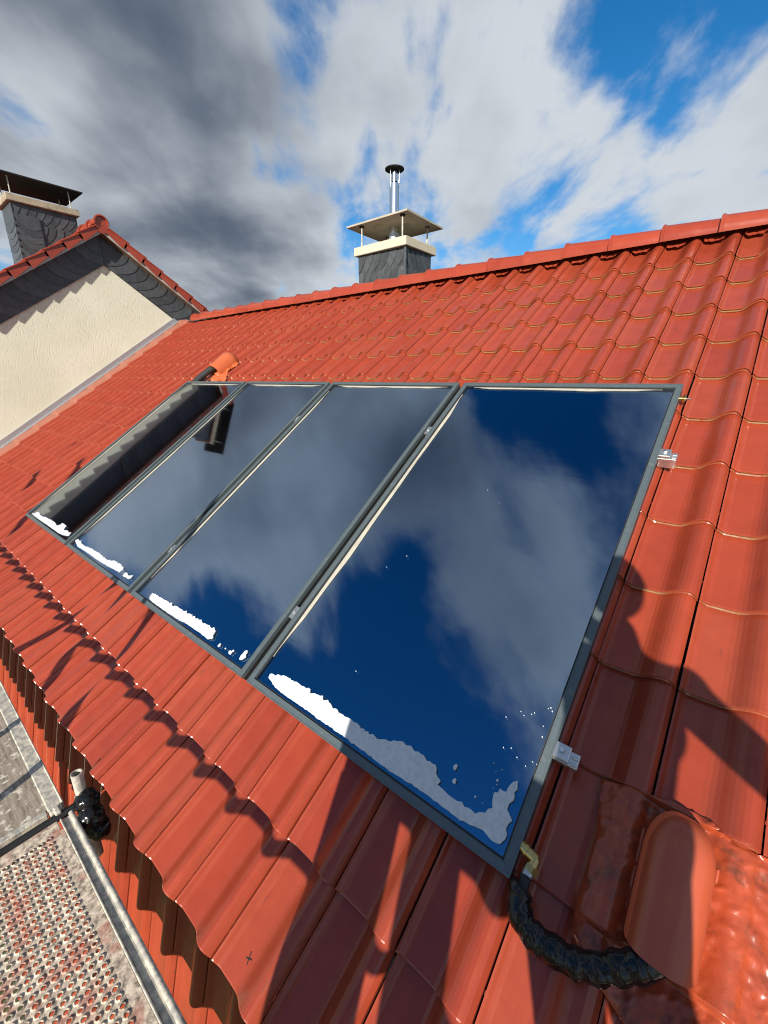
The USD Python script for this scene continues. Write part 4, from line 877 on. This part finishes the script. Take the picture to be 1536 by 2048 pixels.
# outer side of the scaffold, behind the camera: standards, guard rails and a brace (they throw the long thin shadows)
for x in (-2.40, -1.93, 1.9, -5.1, -6.0):
    obj('standard', cyl((x, -3.95, -8.5), (x, -3.95, 0.35), 0.0243, 14), 'galvanised', sc, smooth=40)
obj('guard_rail', cyl((-7.4, -3.92, -1.085), (-1.7, -3.92, -1.085), 0.026, 14), 'galvanised', sc, smooth=40)
obj('guard_rail', cyl((-1.8, -3.90, -1.085), (2.2, -3.90, -1.085), 0.026, 14), 'galvanised', sc, smooth=40)
obj('brace', cyl((-3.42, -3.97, -1.95), (-2.0, -3.97, 0.0), 0.021, 12), 'galvanised', sc, smooth=40)

# unseen board panel, added to shade the frost and eave beside the photographer's shadow
bpn = thing('added_shadow_panel', 'made-up panel of three boards, unseen, added to cast the broad shadow beside the person', 'panel', at=(0.15, -3.87, DZ))
obj('upright', rbox(-0.13, 0.17, -3.885, -3.855, DZ + 0.01, -0.80, 0.004), 'timber', bpn)
obj('upright', rbox(0.235, 0.42, -3.885, -3.855, DZ + 0.01, -0.80, 0.004), 'timber', bpn)
obj('crosspiece', rbox(-0.135, 0.66, -3.854, -3.826, -0.83, -0.44, 0.004), 'timber', bpn)

# ------------------------------------------------------------------ the photographer (just behind the camera)
def hullchain(joints):
    parts = []
    for (a, ra), (b, rb_) in joints:
        a, b = np.array(a, float), np.array(b, float)
        s1 = m3.Manifold.sphere(ra, 24).translate(a.tolist()); s2 = m3.Manifold.sphere(rb_, 24).translate(b.tolist())
        parts.append(m3.Manifold.batch_hull([s1, s2]))
    return parts
FW = np.array([-0.12, 0.993, 0.0]); RT = np.array([0.993, 0.12, 0.0]); UP = np.array([0, 0, 1.0])
HB = np.array([0.80, -3.50, 0.09])
def bp(f, r, z): return HB + FW * f + RT * r + UP * z
def person_build():
    head = bp(0.03, 0, 0.045); neck = bp(-0.03, 0, -0.12)
    shl, shr = bp(-0.03, -0.205, -0.26), bp(-0.03, 0.205, -0.26); chest = bp(-0.02, 0, -0.36); belly = bp(-0.02, 0, -0.66); hip = bp(-0.03, 0, -0.88)
    phone = CAM - np.array([-0.605, 0.737, -0.302]) * 0.030
    hl, hr = phone + RT * -0.075 - UP * 0.03 - FW * 0.02, phone + RT * 0.075 - UP * 0.03 - FW * 0.02
    ell, elr = bp(0.12, -0.38, -0.40), bp(0.02, 0.47, -0.50)
    J = [((neck, .085), (bp(-0.03, 0, -0.24), .11)), ((shl, .085), (shr, .085)), ((shl, .09), (chest, .13)), ((shr, .09), (chest, .13)), ((bp(-.02, -.08, -.40), .120), (bp(-.02, .08, -.40), .120)),
         ((bp(-.02, -.07, -.40), .115), (bp(-.02, -.13, -.68), .110)), ((bp(-.02, .07, -.40), .115), (bp(-.02, 0.0, -.68), .110)), ((bp(-.02, -.13, -.68), .110), (bp(-.03, -.20, -.92), .115)), ((bp(-.02, 0.0, -.68), .110), (bp(-.03, -.02, -.92), .115)), ((bp(-.03, -.2, -.92), .12), (bp(-.03, -.02, -.92), .12)),
         ((shl, .078), (ell, .058)), ((ell, .058), (hl, .036)), ((shr, .078), (elr, .058)), ((elr, .058), (hr, .036)),
         ((bp(-.03, -.20, -.92), .11), (bp(0.02, -.13, -1.42), .072)), ((bp(0.02, -.13, -1.42), .072), (bp(-.04, -.14, -2.0), .052)), ((bp(-.03, -.01, -.92), .11), (bp(0.0, .14, -1.42), .072)), ((bp(0, .14, -1.42), .072), (bp(-.06, .15, -2.0), .052)),
         ((bp(-.05, -.14, -2.035), .048), (bp(.14, -.17, -2.045), .040)), ((bp(-.07, .15, -2.035), .048), (bp(.12, .19, -2.045), .040))]
    body = m3.Manifold.batch_boolean(hullchain(J), m3.OpType.Add)
    hands = []
    for h, sg in ((hl, 1), (hr, -1)):
        palm = [((h, .030), (h + RT * sg * 0.022 + UP * 0.045, .024))]
        for q_, (ln_, zz) in enumerate(((0.050, 0.000), (0.058, 0.018), (0.056, 0.036), (0.046, 0.052))):
            a = h + UP * (zz + 0.002) - FW * 0.012 + RT * sg * 0.012; b = a + RT * sg * ln_ * 0.55 - FW * 0.0; c_ = b + RT * sg * ln_ * 0.4 + FW * 0.010
            palm += [((a, .0095), (b, .009)), ((b, .009), (c_, .0075))]
        palm += [((h + UP * 0.01 - FW * 0.02, .012), (h + UP * 0.05 - FW * 0.035 + RT * sg * 0.02, .010))]
        hands += hullchain(palm)
    hd_ = [m3.Manifold.sphere(1.0, 40).scale((0.088, 0.105, 0.125)).rotate((0, 0, math.degrees(math.atan2(FW[1], FW[0])) - 90)).translate(head.tolist())]
    jaw = hullchain([((head + FW * .05 - UP * .05, .055), (head + FW * .065 - UP * .085, .036)), ((head + FW * .095 - UP * .0, .012), (head + FW * .118 - UP * .022, .014)),
                     ((head - RT * .088, .016), (head - RT * .092 - UP * .03, .012)), ((head + RT * .088, .016), (head + RT * .092 - UP * .03, .012))])
    skin = m3.Manifold.batch_boolean(hands + hd_ + jaw, m3.OpType.Add)
    return body, skin, head, phone
body, skin, head, phone = person_build()
def smoothed(m, L):
    mm = m.refine_to_length(L).to_mesh(); t = trimesh.Trimesh(mm.vert_properties[:, :3], mm.tri_verts); trimesh.smoothing.filter_taubin(t, iterations=12); return t
whole = m3.Manifold.batch_boolean([body, skin], m3.OpType.Add)
pers = thing('person', 'person in a dark hooded jacket standing on the scaffold, holding up a phone', 'person', at=(HB[0], HB[1], DZ))
obj('body', smoothed(whole, 0.02), 'jacket', pers, smooth=True)
hair = m3.Manifold.sphere(1.0, 40).scale((0.118, 0.130, 0.135)).rotate((0, 0, math.degrees(math.atan2(FW[1], FW[0])) - 90)).translate((head - FW * 0.014 + UP * 0.018).tolist())
cut = m3.Manifold.sphere(0.095, 40).translate((head + FW * 0.105 - UP * 0.03).tolist())
obj('hood', smoothed(hair - cut, 0.02), 'jacket', pers, smooth=True)
for sg in (-1, 1):
    obj('eye', tr(trimesh.creation.icosphere(2, 0.011), lambda p, sg=sg: p + head + FW * 0.093 + RT * sg * 0.033 + UP * 0.006), 'edge_felt', pers, smooth=True)
cf_ = np.array([-0.605, 0.737, -0.302]); crt = RW[0]; cup = -RW[1]
ph = rbox(-0.040, 0.040, -0.082, 0.082, -0.0045, 0.0045, 0.003); pv = np.asarray(ph.vertices); pc = CAM - RW[2] * 0.012 - crt * 0.0 - cup * 0.055
obj('phone', fix(T(pc + pv[:, :1] * crt + pv[:, 1:2] * cup + pv[:, 2:3] * RW[2], ph.faces)), 'phone_black', label='dark phone held up in both hands', cat='phone')
